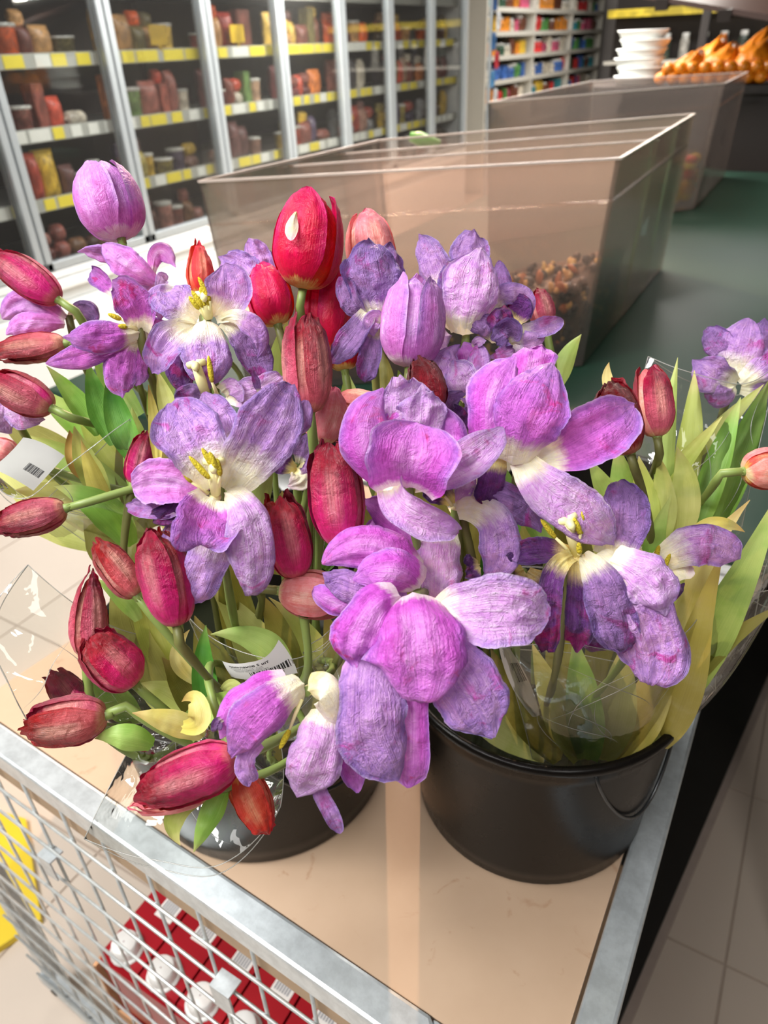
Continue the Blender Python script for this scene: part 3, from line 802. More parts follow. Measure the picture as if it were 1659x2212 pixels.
# shelf behind with a yellow edge
ys = empty('wall_shelf', (-2.2, 12.0, FLOORZ)); tag(ys, 'far wall shelf with a yellow front edge above dark goods', 'shelf')
under(MB().box((-3.2, 11.8, .86), (.5, 12.2, .9)).box((-3.2, 11.76, .84), (.5, 11.8, .93)).build('board', gm((214, 190, 60))), ys)
under(MB().box((-3.2, 12.2, FLOORZ), (.5, 12.25, 1.6)).build('back_panel', DGR), ys)
under(MB().box((-3.2, 11.8, .30), (.5, 12.2, .34)).build('lower_board', GSH), ys)
for k in range(12):
    good('dark_bottle', 'jar', (-2.9 + .24 * k, 11.95, .34), (.12, .12, .3), [(50, 48, 56), (96, 90, 86), (60, 70, 60), (200, 196, 186)][k % 4], '%s bottle on the far yellow-edged shelf, %s from the left' % (['black', 'grey', 'dark green', 'white'][k % 4], (ORD + ['ninth', 'tenth', 'eleventh', 'twelfth'])[k]), 'bottle', 'bottles on the far yellow-edged shelf', 0, 'cap', (210, 210, 206))
# ------------------------------------------------------------------ the mesh-sided trolley
BOARD = None
t = NT('beige_laminate_board')
geo = t.n('ShaderNodeTexCoord').outputs['Object']
n1 = t.noise(geo, 9, 4, .6); n2 = t.noise(geo, 38, 4, .6, .8)
col = t.mix(n1, lin((178, 150, 124)), lin((196, 170, 146)))
col = t.mix(t.math('MULTIPLY', t.step(n2, .62, .76), .45), col, lin((150, 104, 70)))
BOARD = t.done(t.bsdf(col, .38, 0, .4))
PLY = simple('raw_plywood_edge', (176, 150, 122), .7, var=.2, scale=30)
fo = lambda x: .232 - .05 * (x + .653)          # outer line of the front rail
UD = Vector((1, -.05, 0)).normalized(); ND = Vector((.05, 1, 0)).normalized()
XL, XR, YB = -1.02, .012, .93
tr = empty('mesh_trolley', (-.5, .55, FLOORZ)); tag(tr, 'galvanised wire-mesh trolley with a beige board top carrying the flower buckets', 'trolley')
def T_(o): return under(o, tr)
W_ = .030
# rails (mitred hollow section look: top face plus rounded edges)
def rail(pts4, z0, z1, name):
    V = [(*p, z0) for p in pts4] + [(*p, z1) for p in pts4]
    return T_(MB().hexa(V).build(name, ZINC, None, False, .0035))
rail([(XL, fo(XL)), (XR - .10, fo(XR - .10)), (XR - .13, fo(XR - .13) + W_), (XL, fo(XL) + W_)], -.034, 0, 'front_rail')
rail([(XR - .0995, fo(XR - .0995)), (XR, fo(XR)), (XR, fo(XR) + W_), (XR - .1295, fo(XR - .1295) + W_)], -.034, -.0008, 'corner_plate')
rail([(XR - .029, fo(XR) + W_ + .0006), (XR, fo(XR) + W_ + .0006), (XR + .003, YB), (XR - .027, YB)], -.034, 0, 'side_rail')
rail([(-.752, fo(-.75) + W_ + .0006), (-.722, fo(-.75) + W_ + .0006), (-.68, YB), (-.71, YB)], -.06, -.0245, 'side_rail')
rail([(-.69, YB + .0006), (XR, YB + .0006), (XR, YB + .03), (-.69, YB + .03)], -.034, 0, 'back_rail')
T_(MB().hexa([(-.757, fo(-.757) + W_ + .003, -.024), (XR - .032, fo(XR) + W_ + .003, -.024), (XR - .030, YB - .002, -.024), (-.69, YB - .002, -.024),
              (-.757, fo(-.757) + W_ + .003, -.006), (XR - .032, fo(XR) + W_ + .003, -.006), (XR - .030, YB - .002, -.006), (-.69, YB - .002, -.006)]).build('board', BOARD))
T_(MB().hexa([(-.757, fo(-.757) + .014, -.10), (-.05, fo(-.05) + .014, -.10), (-.05, fo(-.05) + .034, -.10), (-.757, fo(-.757) + .034, -.10),
              (-.757, fo(-.757) + .014, -.036), (-.05, fo(-.05) + .014, -.036), (-.05, fo(-.05) + .034, -.036), (-.757, fo(-.757) + .034, -.036)]).build('front_beam', PLY))
for x, y in ((XL + .015, fo(XL) + .015), (XR - .015, fo(XR) + .015), (XR - .015, YB + .01), (-.66, YB + .01)):
        T_(MB().bar((x, y, FLOORZ + .02), (x, y, -.034), .028, .028, (1, 0, 0)).build('post', ZINC, None, False, .003))
ZB = -.93
T_(MB().bar((XL, fo(XL) + .006, ZB), (XR, fo(XR) + .006, ZB), .026, .03).build('bottom_rail', ZINC, None, False, .003))
T_(MB().tube([(XL + .05, fo(XL) - .0075, ZB + .002), (XL + .05, fo(XL) - .011, ZB + .002)], .009, 10).build('bolt_hole', DGR))
def pl(u, z, off=.006):   # point in the mesh plane
    return Vector((-.653, .232, z)) + UD * u + ND * (off - .012 * max(0, -z))
k = -5
while k <= 9:
    u = .0707 * k
    if -.653 + u > XL + .02 and -.653 + u < XR - .02:
        T_(MB().tube([pl(u, -.02, .009), pl(u, -.5, .009), pl(u, ZB, .009)], .0021, 6).build('vertical_wire', WIRE, None, True))
    k += 1
for k in range(12):
    z = -.105 - .072 * k
    if z < ZB + .01: break
    T_(MB().tube([pl(-.36, z, .0047), pl(.655, z, .0047)], .0021, 6).build('horizontal_wire', WIRE, None, True))
for u, z in ((.003, -.199), (.304, -.18)):
    c = pl(u, z, .001)
    cm = MB()
    for (a, b, h0, h1, o0) in ((-.014, .014, -.03, .012, -.006), (-.014, -.008, -.03, .004, .0), ):
        cm.hexa([tuple(c + UD * a + Vector((0, 0, h0)) + ND * (o0 - .002)), tuple(c + UD * b + Vector((0, 0, h0 + .01)) + ND * (o0 - .002)), tuple(c + UD * b + Vector((0, 0, h0 + .01)) + ND * o0), tuple(c + UD * a + Vector((0, 0, h0)) + ND * o0),
                 tuple(c + UD * a + Vector((0, 0, h1)) + ND * (o0 - .002)), tuple(c + UD * b + Vector((0, 0, h1 + .006)) + ND * (o0 - .002)), tuple(c + UD * b + Vector((0, 0, h1 + .006)) + ND * o0), tuple(c + UD * a + Vector((0, 0, h1)) + ND * o0)])
    cm.hexa([tuple(c + UD * a + Vector((0, 0, h)) + ND * o) for h, o in ((.012, -.008), ) for a in ()] or [tuple(c + UD * a + Vector((0, 0, h)) + ND * o) for (a, h, o) in ((-.014, .012, -.008), (.014, .016, -.008), (.014, .016, .012), (-.014, .012, .012), (-.014, .0145, -.008), (.014, .0185, -.008), (.014, .0185, .012), (-.014, .0145, .012))])
    T_(cm.build('wire_clip', ZINC))
ZS = -.752
T_(MB().box((-.72, .246, ZS - .012), (XR - .03, YB, ZS)).build('lower_shelf', PLY))

# ------------------------------------------------------------------ juice cartons in a cardboard tray on the lower shelf
CARD = simple('corrugated_cardboard', (196, 150, 110), .8, var=.12, scale=20)
REDP = simple('glossy_red_carton', (158, 14, 30), .3, var=.06)
CAPW = simple('white_screw_cap', (236, 236, 234), .35, var=.02)
WHT = simple('white_print', (236, 232, 228), .5, var=.03)
GRYP = simple('grey_print', (150, 152, 158), .5, var=.05)
ZT = ZS + .001
tray = empty('cardboard_tray', (-.5, .36, ZT)); tag(tray, 'open cardboard tray holding red cartons on the lower trolley shelf', 'tray')
x0, x1, ya, yb = -.712, -.20, .2385, .42
for nm, a, b in (('wall', (x0, ya, ZT), (x0 + .006, yb, ZT + .21)), ('wall', (x1 - .006, ya, ZT), (x1, yb, ZT + .19)), ('wall', (x0 + .006, ya, ZT), (x1 - .006, ya + .006, ZT + .06)), ('wall', (x0 + .006, yb - .006, ZT), (x1 - .006, yb, ZT + .2)), ('bottom', (x0 + .006, ya + .006, ZT), (x1 - .006, yb - .006, ZT + .004))):
    under(MB().box(a, b).build(nm, CARD), tray)
def carton(x, y, label):
    s = .0735; h = .232; d0, d1 = -s / 2, .118
    root = empty('juice_carton', (x, y, ZT + .0045)); tag(root, label, 'carton', 'red juice cartons in the tray')
    bm = bmesh.new()
    m = MB().box((-s / 2, d0, 0), (s / 2, d1, h - .012)).hexa([(-s / 2, d0, h - .012), (s / 2, d0, h - .012), (s / 2, d1, h - .012), (-s / 2, d1, h - .012), (-s / 2, d0 + .01, h), (s / 2, d0 + .01, h), (s / 2, d1 - .01, h), (-s / 2, d1 - .01, h)])
    m.build('body', REDP, root)
    c = MB().lathe([(.0215, h - .003), (.0215, h + .012), (.0195, h + .022), (.0175, h + .024), (.001, h + .024)], 20, (-.004, -.008, 0)).build('cap', CAPW, root, True)
    MB().lathe([(.026, h), (.026, h + .003), (.021, h + .004)], 20, (-.004, -.008, 0)).build('cap_collar', CAPW, root, True)
    MB().box((-.006, .052, h), (.028, .088, h + .0008)).build('white_label', WHT, root)
    b = MB()
    for i in range(6): b.box((-.002 + i * .0045, .058, h + .0008), (.0005 + i * .0045, .082, h + .0014))
    b.build('barcode', GRYP, root)
    b = MB()
    for i in range(7): b.box((-s / 2 - .0006, -.03 + i * .008, h - .05 + (i % 2) * .002), (-s / 2, -.025 + i * .008, h - .035))
    b.build('lettering', WHT, root)
for i in range(6):
    carton(-.662 + .0775 * i, .283, 'red juice carton with white screw cap in the tray, %s from the left' % ORD[i])
# yellow panel and dark trolley-shadow plinth on the floor
yp = [onz(-60, 1735, FLOORZ + .02), onz(-60, 2085, FLOORZ + .02), onz(88, 1985, FLOORZ + .02), onz(55, 1768, FLOORZ + .02)]
yw = MB().hexa([(p.x, p.y, FLOORZ + .001) for p in yp] + [(p.x, p.y, FLOORZ + .02) for p in yp]).build('yellow_panel', simple('yellow_plastic_board', (226, 196, 46), .5, var=.08, scale=8))
tag(yw, 'yellow plastic panel lying on the floor beyond the trolley mesh', 'panel')
pe = empty('floor_shadow_slab', (.02, 1.2, FLOORZ)); tag(pe, 'dark trolley-shadow plinth with a pale edging strip running beside the trolley', 'slab')
BLK = simple('trolley_shadow_black', (30, 26, 24), .6, var=.2)
def strip(f0, f1, y0, y1, h): return [(f0(y0), y0, FLOORZ + .001), (f1(y0), y0, FLOORZ + .001), (f1(y1), y1, FLOORZ + .001), (f0(y1), y1, FLOORZ + .001), (f0(y0), y0, FLOORZ + h), (f1(y0), y0, FLOORZ + h), (f1(y1), y1, FLOORZ + h), (f0(y1), y1, FLOORZ + h)]
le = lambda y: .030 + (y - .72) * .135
under(MB().hexa(strip(lambda y: -.2, le, .35, 2.6, .05)).build('base', BLK), pe)  # low dark box standing in for the trolley's shadow on the floor
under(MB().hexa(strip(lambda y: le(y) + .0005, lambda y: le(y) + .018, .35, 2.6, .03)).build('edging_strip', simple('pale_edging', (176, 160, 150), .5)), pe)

# ------------------------------------------------------------------ buckets
PLB = None
t = NT('black_plastic')
geo = t.n('ShaderNodeTexCoord').outputs['Object']
n1 = t.noise(geo, 25, 4, .6)
PLB = t.done(t.bsdf(t.mix(n1, lin((15, 13, 12)), lin((23, 20, 18))), t.math('ADD', .22, t.math('MULTIPLY', n1, .12)), 0, .2))
BK = dict(R=((-.127, .482), .114, .127, .186), L=((-.39, .38), .128, .146, .196), B=((-.60, .70), .112, .128, .186), E=((-.15, .765), .112, .128, .186))
BL = dict(R='black plastic flower bucket standing at the right rail', L='black plastic flower bucket at the front left behind the mesh rail', B='black plastic flower bucket at the back left', E='black plastic flower bucket at the back right by the green table')
BZ = -.0055
for k, (c, rb, rt, h) in BK.items():
    root = empty('flower_bucket', (c[0], c[1], BZ)); tag(root, BL[k], 'bucket', 'black flower buckets')
    prof = [(.001, 0), (rb - .004, 0), (rb, .004)]
    for i in range(1, 9): prof.append((rb + (rt - .004 - rb) * i / 9, .004 + (h - .016) * i / 9))
    prof += [(rt - .004, h - .012), (rt + .001, h - .011), (rt + .0035, h - .007), (rt + .0035, h - .003), (rt + .001, h), (rt - .003, h - .001), (rt - .005, h - .006), (rb - .002, .006), (.001, .006)]
    MB().lathe(prof, 64).build('body', PLB, root, True)
    an0 = -.9
    hp_ = []
    for i in range(21):
        s = i / 20; an = an0 + 1.15 * s; z = h - .014 - .095 * math.sin(math.pi * s) ** .8
        r = rb + (rt - .004 - rb) * (z / h) + .003; hp_.append((r * math.cos(an), r * math.sin(an), z))
    MB().tube(hp_, .0016, 6).build('handle', simple('handle_wire_grey', (70, 72, 74), .3, .6) if k == 'R' else bpy.data.materials['handle_wire_grey'], root, True)
    if k != 'R':
        pass
    MB().lathe([(.001, .13), (rb + (rt - rb) * .7 - .006, .13)], 40).build('water', simple('murky_bucket_water', (34, 36, 26), .1, var=.1) if k == 'R' else bpy.data.materials['murky_bucket_water'], root)
# ------------------------------------------------------------------ tulips
def prof_petal(v, bw, tp):
    m = .55
    if v < m: return bw + (1 - bw) * math.sin(math.pi / 2 * v / m) ** 1.25
    return max(.02, (1 - ((v - m) / (1 - m)) ** tp)) ** .7
def prof_leaf(v, bw, tp):
    m = .38
    if v < m: return bw + (1 - bw) * math.sin(math.pi / 2 * v / m)
    return max(.02, 1 - ((v - m) / (1 - m)) ** 1.7)
def ribbon(name, ctrl, mat, root, cup=.12, roll=0, wr=1.0, frill=0, bw=.3, tp=2.2, prof=prof_petal, nv=34, nu=21, seed=0, curl=0, lip=None, plant=False):
    """ctrl: rows of (x px, y px, D, width px); a surface spun along the mid-rib in 3D.
    cup > 0 brings the edges towards the viewer side; roll turns the blade about its rib (deg, or pair base/tip)"""
    rg = random.Random(seed * 7 + 3)
    C = []
    for x, y, D, wpx in ctrl:
        p = at(x, y, D); C.append((p.x, p.y, p.z, wpx * D / F))
    S = catmull(C, nv)
    P = S[:, :3]; Wd = S[:, 3]
    T = np.gradient(P, axis=0); T /= np.linalg.norm(T, axis=1)[:, None] + 1e-12
    c = np.array(CAM)
    r0, r1 = roll if hasattr(roll, '__len__') else (roll, roll)
    lipL, lipR = (rg.uniform(-.8, .5), rg.uniform(-.8, .5)) if lip is None else (lip, lip)
    if plant: lipL = lipR = 0
    tipc = 0 if plant else rg.uniform(-.7, .6); crs = rg.choice([0, 1, 1])
    V = []; UV = []
    off = Vector((seed * 3.17, seed * 1.31, seed * .77))
    N = mnoise.noise
    for j in range(nv):
        v = j / (nv - 1)
        t_ = T[j]; n0 = c - P[j]; n0 -= t_ * n0.dot(t_); n0 /= np.linalg.norm(n0) + 1e-12
        a0 = np.cross(t_, n0)
        ang = math.radians(r0 + (r1 - r0) * v)
        a = a0 * math.cos(ang) + n0 * math.sin(ang); nn = n0 * math.cos(ang) - a0 * math.sin(ang)
        wv = Wd[j] * prof(v, bw, tp) * .5
        k_ = .35 if plant else 1
        wL = wv * (1 + k_ * (.20 * N(Vector((v * 3.7, seed, 0))) + .05 * min(1, wr) * N(Vector((v * 19, seed, 3)))))
        wR = wv * (1 + k_ * (.20 * N(Vector((v * 3.7, seed, 9))) + .05 * min(1, wr) * N(Vector((v * 19, seed, 13)))))
        cv = cup * (1.0 - .25 * v) + curl * max(0, v - .55) * 2
        tb = tipc * wv * max(0, (v - .78) / .22) ** 2
        for i in range(nu):
            u = i / (nu - 1) * 2 - 1
            b = abs(u)
            ww = wL if u < 0 else wR
            lp = (lipL if u < 0 else lipR) * max(0, (b - .7) / .3) ** 2 * min(1, v * 2) * (1.1 + 1.6 * N(Vector((v * 2.6, seed, 21 if u < 0 else 27))))
            lat = u * ww * (1 - .22 * min(1, abs(cv) * 2.2) * b * b - .16 * abs(lp))
            hh = cv * 2 * wv * b ** 2.0 + lp * .42 * wv + tb
            q = P[j] + a * lat + nn * hh
            qq = Vector(q)
            n1 = N(qq * 85 + off); n2 = N(qq * 210 + off * 2); n3 = abs(N(qq * 120 + off * 3)) - .25
            f1 = N(Vector((u * 2.3, v * 1.5, seed * 1.7))); f2 = abs(N(Vector((u * 3.6, v * 2.4, seed * 2.9 + 4)))) - .22
            g = min(1, .2 + 1.4 * v)
            d = wr * (.0010 * n1 + .0006 * n2 - .0022 * n3) * g
            if not plant: d -= .11 * wv * math.exp(-(u / .13) ** 2) * v * (1 - v) * 3 * crs
            d += (.4 if plant else 1) * min(wr, 1.6) * wv * (.13 * f1 - .20 * f2) * g
            d += frill * wv * .35 * (b ** 3) * math.sin(v * 17 + seed * 2.1 + (1.7 if u > 0 else 0)) * min(1, v * 2)
            d += .0012 * math.exp(-(u / .10) ** 2) * (1 - v)
            e = 0
            if v > .86 and not plant: e = (.5 + .5 * wr) * .0036 * N(qq * 300 + off) * (v - .86) / .14
            q = q + nn * d + t_ * e
            V.append(q); UV.append((i / (nu - 1), v))
    Fs = []
    for j in range(nv - 1):
        for i in range(nu - 1):
            k = j * nu + i; Fs.append((k, k + 1, k + nu + 1, k + nu))
    o = mesh_obj(name, V, Fs, mat, None, True, UV)
    under(o, root)
    return o

RN = random.Random(77)
SEED = [0]
TULIPS = {}
def stem_path(B, adir, bucket, way, rr=.0032, root=None, mat=None):
    c, rb, rt, h = BK[bucket]
    an = RN.uniform(0, 6.28); r = rb * .55 * math.sqrt(RN.random())
    foot = Vector((c[0] + r * math.cos(an), c[1] + r * math.sin(an), BZ + .012))
    pts = [B + adir * .003, B - adir * .016]
    if way:
        for x, y, D in way: pts.append(at(x, y, D))
    else:
        pts.append(B - adir * .04)
    # into the bucket mouth
    last = pts[-1]
    d = Vector((last.x - c[0], last.y - c[1])); 
    if d.length > rt * .8: d = d.normalized() * rt * .8
    mouth = Vector((c[0] + d.x * .8, c[1] + d.y * .8, h + .005))
    pts += [mouth, foot]
    S = catmull([tuple(p) for p in pts], 44)
    for _ in range(26):      # ease the bends
        S[2:-1] = S[2:-1] * .5 + (S[1:-2] + S[3:]) * .25
    return foot, S

def finish(root_foot, S, name, label, rr):
    root = empty('tulip', root_foot); tag(root, label, 'tulip', 'wilting tulips in the buckets')
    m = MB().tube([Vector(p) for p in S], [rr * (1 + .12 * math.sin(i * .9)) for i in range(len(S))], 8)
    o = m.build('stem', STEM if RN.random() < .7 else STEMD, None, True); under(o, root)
    return root

def closed(key, label, D, base, tip, W, mat, bucket, dd=0.0, bd=0.0, open_=.05, rot=0, wr=.6, tipwr=1.0, way=None, hw=60, rr=.0027, belly=.38, tl=0, mats=None, bl=2.7):
    """a closed bud: six overlapping petals, three outer and three inner"""
    B = at(base[0], base[1], D + bd); Tp = at(tip[0], tip[1], D + dd)
    ax = Tp - B; L = ax.length; a = ax / L
    foot, S = stem_path(B, a, bucket, way)
    root = finish(foot, S, 'tulip', label, rr)
    TULIPS[key] = root
    R = W * D / F / 2
    e1 = (CAM - B); e1 = (e1 - a * e1.dot(a)).normalized(); e2 = a.cross(e1)
    m = mat
    for k in range(6):
        outer = k % 2 == 0
        az = math.radians(rot + k * 60)
        SEED[0] += 1; sd = SEED[0]
        rs = 1.0 if outer else .90
        ls = (1.0 if outer else .95) * (1 + RN.uniform(-.05, .04)); fold_in = RN.uniform(.0, .5) * tipwr
        nv, nu = 34, 21
        V = []; UV = []; off = Vector((sd * 2.3, sd * .7, 0))
        for j in range(nv):
            v = j / (nv - 1)
            if v < belly: rp = .16 + .84 * math.sqrt(max(0, 1 - (1 - v / belly) ** 2))
            else:
                s = (v - belly) / (1 - belly); rp = 1 - (1 - open_) * s ** bl * (.94 if outer else 1.0)
            half = math.radians(hw * (.84 if outer else 1.0)) * (.75 + .25 * min(1, v / .3)) * (1 if v < .55 else max(.03, 1 - ((v - .55) / .45) ** 3.4) ** .55)
            for i in range(nu):
                u = i / (nu - 1) * 2 - 1
                an = az + half * u
                crest = 1 - .05 * u * u
                rad = R * rs * rp * (crest - (.10 * abs(u) ** 3 if not outer else -.015 * abs(u) ** 4))
                if outer and abs(u) > .7: rad += R * .05 * ((abs(u) - .7) / .3) ** 2 * min(1, v * 3)
                p = B + a * (L * ls * (v + tl * math.sin(az) * v * .1)) + (e1 * math.cos(an) + e2 * math.sin(an)) * rad
                n1 = mnoise.noise(p * 90 + off); n2 = abs(mnoise.noise(p * 170 + off)) - .22; n3 = mnoise.noise(p * 330 + off)
                tw = max(0, v - .7) / .3
                fo_ = abs(mnoise.noise(Vector((u * 3.2, v * 1.3, sd * 1.9)))) - .2
                d = wr * (.0007 * n1 - .0011 * n2) - .06 * R * fo_ * min(1, v * 2) + tipwr * tw * (.0026 * n1 + .0014 * n3)
                rib = .0006 * math.exp(-(u / .13) ** 2) * v * (1 - v) * 4
                nn = (e1 * math.cos(an) + e2 * math.sin(an))
                d -= fold_in * rad * max(0, (v - .82) / .18) ** 1.5 * .8
                p = p + nn * (d - rib) + a * (tipwr * tw * .0020 * n3)
                V.append(p); UV.append((i / (nu - 1), v))
        Fs = []
        for j in range(nv - 1):
            for i in range(nu - 1):
                q = j * nu + i; Fs.append((q, q + 1, q + nu + 1, q + nu))
        mm = PM[m] if not mats else PM[mats[k % len(mats)]]
        o = mesh_obj('petal', V, Fs, mm, None, True, UV); under(o, root)
    # little receptacle ring where the stem swells
    mb = MB().tube([B - a * .004, B - a * .001, B + a * .003], [rr * 1.0, rr * 1.08, rr * 1.5], 10)
    under(mb.build('receptacle', STEM, None, True), root)
    return root

def openf(key, label, D, centre, petals, bucket, stamens=(), pistil=None, way=None, sdir=(0, 1, .6), rr=.0027, mat='lav', boss=7):
    """an open or broken flower: petals given by their mid-ribs.
    petals: (pts [(x, y, depth offset mm)...], width px, opts)"""
    B = at(centre[0], centre[1], D + (centre[2] if len(centre) > 2 else 0) / 1000)
    sd = RM @ Vector(sdir).normalized()          # direction in which the stem leaves
    foot, S = stem_path(B, -sd, bucket, way)
    root = finish(foot, S, 'tulip', label, rr); TULIPS[key] = root
    for spec in petals:
        pts, Wp = spec[0], spec[1]; op = dict(spec[2]) if len(spec) > 2 else {}
        SEED[0] += 1
        mm = PM[op.pop('mat', mat)]
        ws = op.pop('ws', None)
        n = len(pts)
        ctrl = [(p[0], p[1], D + p[2] / 1000, 1.17 * Wp * (ws[i] if ws else 1)) for i, p in enumerate(pts)]
        ribbon('petal', ctrl, mm, root, seed=SEED[0], **op)
    if boss:
        b_ = boss * D / F
        mb = MB().tube([B + sd * b_ * 1.2, B + sd * b_ * .3, B - sd * b_ * .5, B - sd * b_ * .9], [b_ * .5, b_ * 1.0, b_ * .8, b_ * .2], 10)
        under(mb.build('receptacle', FILA, None, True), root)
    for s_ in stamens:
        (x0, y0), (x1, y1), (x2, y2) = s_[:3]; d0 = s_[3] if len(s_) > 3 else -6
        p0 = at(x0, y0, D - .001); p1 = at(x1, y1, D + d0 / 1000); p2 = at(x2, y2, D + (d0 - 3) / 1000)
        st = MB().tube([p0, p0.lerp(p1, .5) + Vector((0, 0, .0006)), p1], [.0013, .0011, .0008], 6).build('stamen', FILA, None, True); under(st, root)
        q = [p1.lerp(p2, f) for f in (0, .08, .3, .6, .88, 1)]
        an = MB().tube(q, [.0005, .0013, .0017, .0016, .0011, .0003], 8).build('anther', ANTHER, None, True)
        an.parent = st
    if pistil:
        (x0, y0), (x1, y1) = pistil[:2]; d1 = pistil[2] if len(pistil) > 2 else -12
        p0 = at(x0, y0, D - .001); p1 = at(x1, y1, D + d1 / 1000); dv = (p1 - p0).normalized()
        ps_ = MB().tube([p0, p0.lerp(p1, .5), p1], [.0028, .0033, .0028], 10).build('pistil', PIST, None, True); under(ps_, root)
        e1_ = dv.orthogonal().normalized(); e2_ = dv.cross(e1_)
        for k in range(3):
            an = 2.1 * k + .4; dr = e1_ * math.cos(an) + e2_ * math.sin(an)
            lo = MB().tube([p1 - dv * .001, p1 + dr * .0022 + dv * .001, p1 + dr * .005 + dv * .0004, p1 + dr * .0058 - dv * .0014], [.0018, .0025, .0023, .001], 8).build('stigma_lobe', PIST, None, True); lo.parent = ps_
    return root

def leaf(key, pts, W, mat='g', cup=.18, roll=0, bw=.5, wr=.5, curl=0):
    SEED[0] += 1
    ctrl = [(p[0], p[1], p[2], W) for p in pts]
    return ribbon('leaf', ctrl, LM[mat], TULIPS[key], cup=cup, roll=roll, wr=wr, bw=bw, prof=prof_leaf, nv=22, nu=9, seed=SEED[0], curl=curl, plant=True)
# ---- closed buds -------------------------------------------------------------
closed('r1', 'bright red tulip with a pale mark on its front petal, standing tallest in the middle', .47, (654, 624), (682, 418), 150, 'red', 'L', -.012, open_=.42, rot=-24, wr=.35, tipwr=.5, way=[(649, 690, .485)])
closed('r2', 'rosy-pink tulip peeking out behind the tall bright red one', .50, (812, 610), (786, 452), 108, 'salm', 'L', open_=.3, rot=20, wr=.3, tipwr=.4)
closed('r3', 'round pinkish-red tulip between the lavender flower and the bright red one', .475, (600, 702), (562, 572), 100, 'red', 'L', open_=.25, rot=10, wr=.3)
closed('r4', 'vivid red tulip half hidden below and behind the tallest red one', .50, (690, 765), (706, 560), 120, 'red', 'L', open_=.35, rot=40, wr=.3)
closed('r4b', 'small red and yellow tulip low among the stems under the lavender flowers', .52, (745, 800), (728, 690), 80, 'red', 'R', open_=.3, rot=0, wr=.3)
closed('r5', 'small orange-red pointed bud behind the lavender flower with yellow stamens', .49, (436, 640), (428, 520), 62, 'oran', 'L', open_=.02, rot=15, wr=.6, bl=1.7)
closed('r6', 'faded red bud standing upright in the centre with a dark red folded tip', .425, (670, 893), (655, 682), 108, 'fade', 'L', -.004, open_=.34, rot=46, wr=.6, tipwr=1.3, way=[(672, 985, .432), (690, 1070, .45)], belly=.45)
closed('r7', 'pink closed bud leaning right behind the faded red one', .455, (690, 958), (722, 835), 90, 'salm', 'L', open_=.15, rot=20, wr=.4)
closed('r8', 'pale pink bud lying sideways behind the purple double tulip', .475, (830, 890), (722, 868), 78, 'salm', 'R', open_=.25, rot=55, wr=.4)
closed('r9', 'dark crimson bud with a withered tip between the purple tulips', .425, (938, 892), (902, 772), 84, 'drk', 'R', open_=.22, rot=20, wr=.9, tipwr=1.2)
closed('r10', 'large magenta-crimson bud upright in the middle of the bunch', .405, (738, 1180), (714, 950), 124, 'crim', 'L', -.004, open_=.42, rot=-8, wr=.5, tipwr=1.2, belly=.45)
closed('r11', 'crimson bud with crinkled top beside the large magenta one', .42, (640, 1248), (600, 1070), 104, 'crim', 'L', -.004, open_=.42, rot=8, wr=.5, tipwr=1.3, belly=.42)
closed('r12', 'salmon-pink bud lying on its side under the crimson ones', .425, (604, 1276), (748, 1292), 108, 'salm', 'L', -.004, open_=.3, rot=10, wr=.3, tipwr=.5, way=[(592, 1275, .432), (560, 1300, .47)], belly=.5)
closed('r13', 'crimson-pink bud with a dark pleated tip left of the big lavender flower', .40, (384, 1352), (334, 1140), 114, 'crim', 'L', -.004, open_=.34, rot=-34, wr=.6, tipwr=1.2, way=[(412, 1412, .41), (470, 1500, .44)], belly=.5)
closed('r14', 'pink bud with a crimson tip leaning to the upper left of the front bunch', .44, (296, 1288), (203, 1166), 74, 'fade', 'L', open_=.3, rot=20, wr=.7, tipwr=1.2)
closed('r15', 'slim faded pink bud with a pointed dark red tip at the left', .45, (188, 1418), (197, 1226), 82, 'fade', 'L', open_=.03, rot=28, wr=.7, tipwr=.8, belly=.36, bl=1.7)
closed('r16', 'crimson bud with a crumpled open mouth under the clear film at the left', .43, (292, 1478), (190, 1376), 112, 'crim', 'L', -.010, open_=.55, rot=12, wr=.8, tipwr=1.4)
closed('r17', 'dusky crimson bud partly behind the film at the far left', .455, (190, 1548), (112, 1452), 74, 'crim', 'L', open_=.35, rot=0, wr=.7, tipwr=1.2)
closed('r18', 'faded crimson bud lying horizontally over the front rail with shrivelled tip', .425, (230, 1545), (52, 1572), 108, 'fade', 'L', -.006, open_=.40, rot=-20, wr=.9, tipwr=1.9, way=[(290, 1556, .425), (385, 1612, .43), (470, 1640, .46)], belly=.4)
closed('r19', 'large crimson bud drooping towards the front left with a withered tip', .385, (512, 1636), (298, 1716), 122, 'crim', 'L', -.006, open_=.34, rot=-8, wr=.9, tipwr=1.8, belly=.34)
closed('r20', 'pale salmon bud hanging just below the large drooping crimson one', .405, (452, 1708), (276, 1744), 66, 'salm', 'L', open_=.08, rot=25, wr=.5, belly=.4)
closed('r21', 'orange-red bud pointing down with a dry frayed tip behind the film', .41, (515, 1660), (578, 1802), 84, 'oran', 'L', open_=.2, rot=10, wr=.8, tipwr=1.4)
closed('r22', 'red bud at the upper left edge leaning out of the picture', .50, (126, 648), (-12, 548), 82, 'crim', 'B', open_=.15, rot=-10, wr=.35, way=[(150, 690, .51), (172, 720, .52)], belly=.45)
closed('r23', 'pale pink and red bud lying at the left edge below the lilac one', .50, (142, 742), (-14, 764), 66, 'fade', 'B', open_=.3, rot=20, wr=.8, tipwr=1.3)
closed('r24', 'dusky red bud at the left edge with a stem bending right', .48, (112, 882), (-20, 816), 86, 'drk', 'B', open_=.25, rot=-20, wr=.5, mats=['fade', 'crim'], way=[(150, 905, .49), (200, 920, .51)], belly=.45)
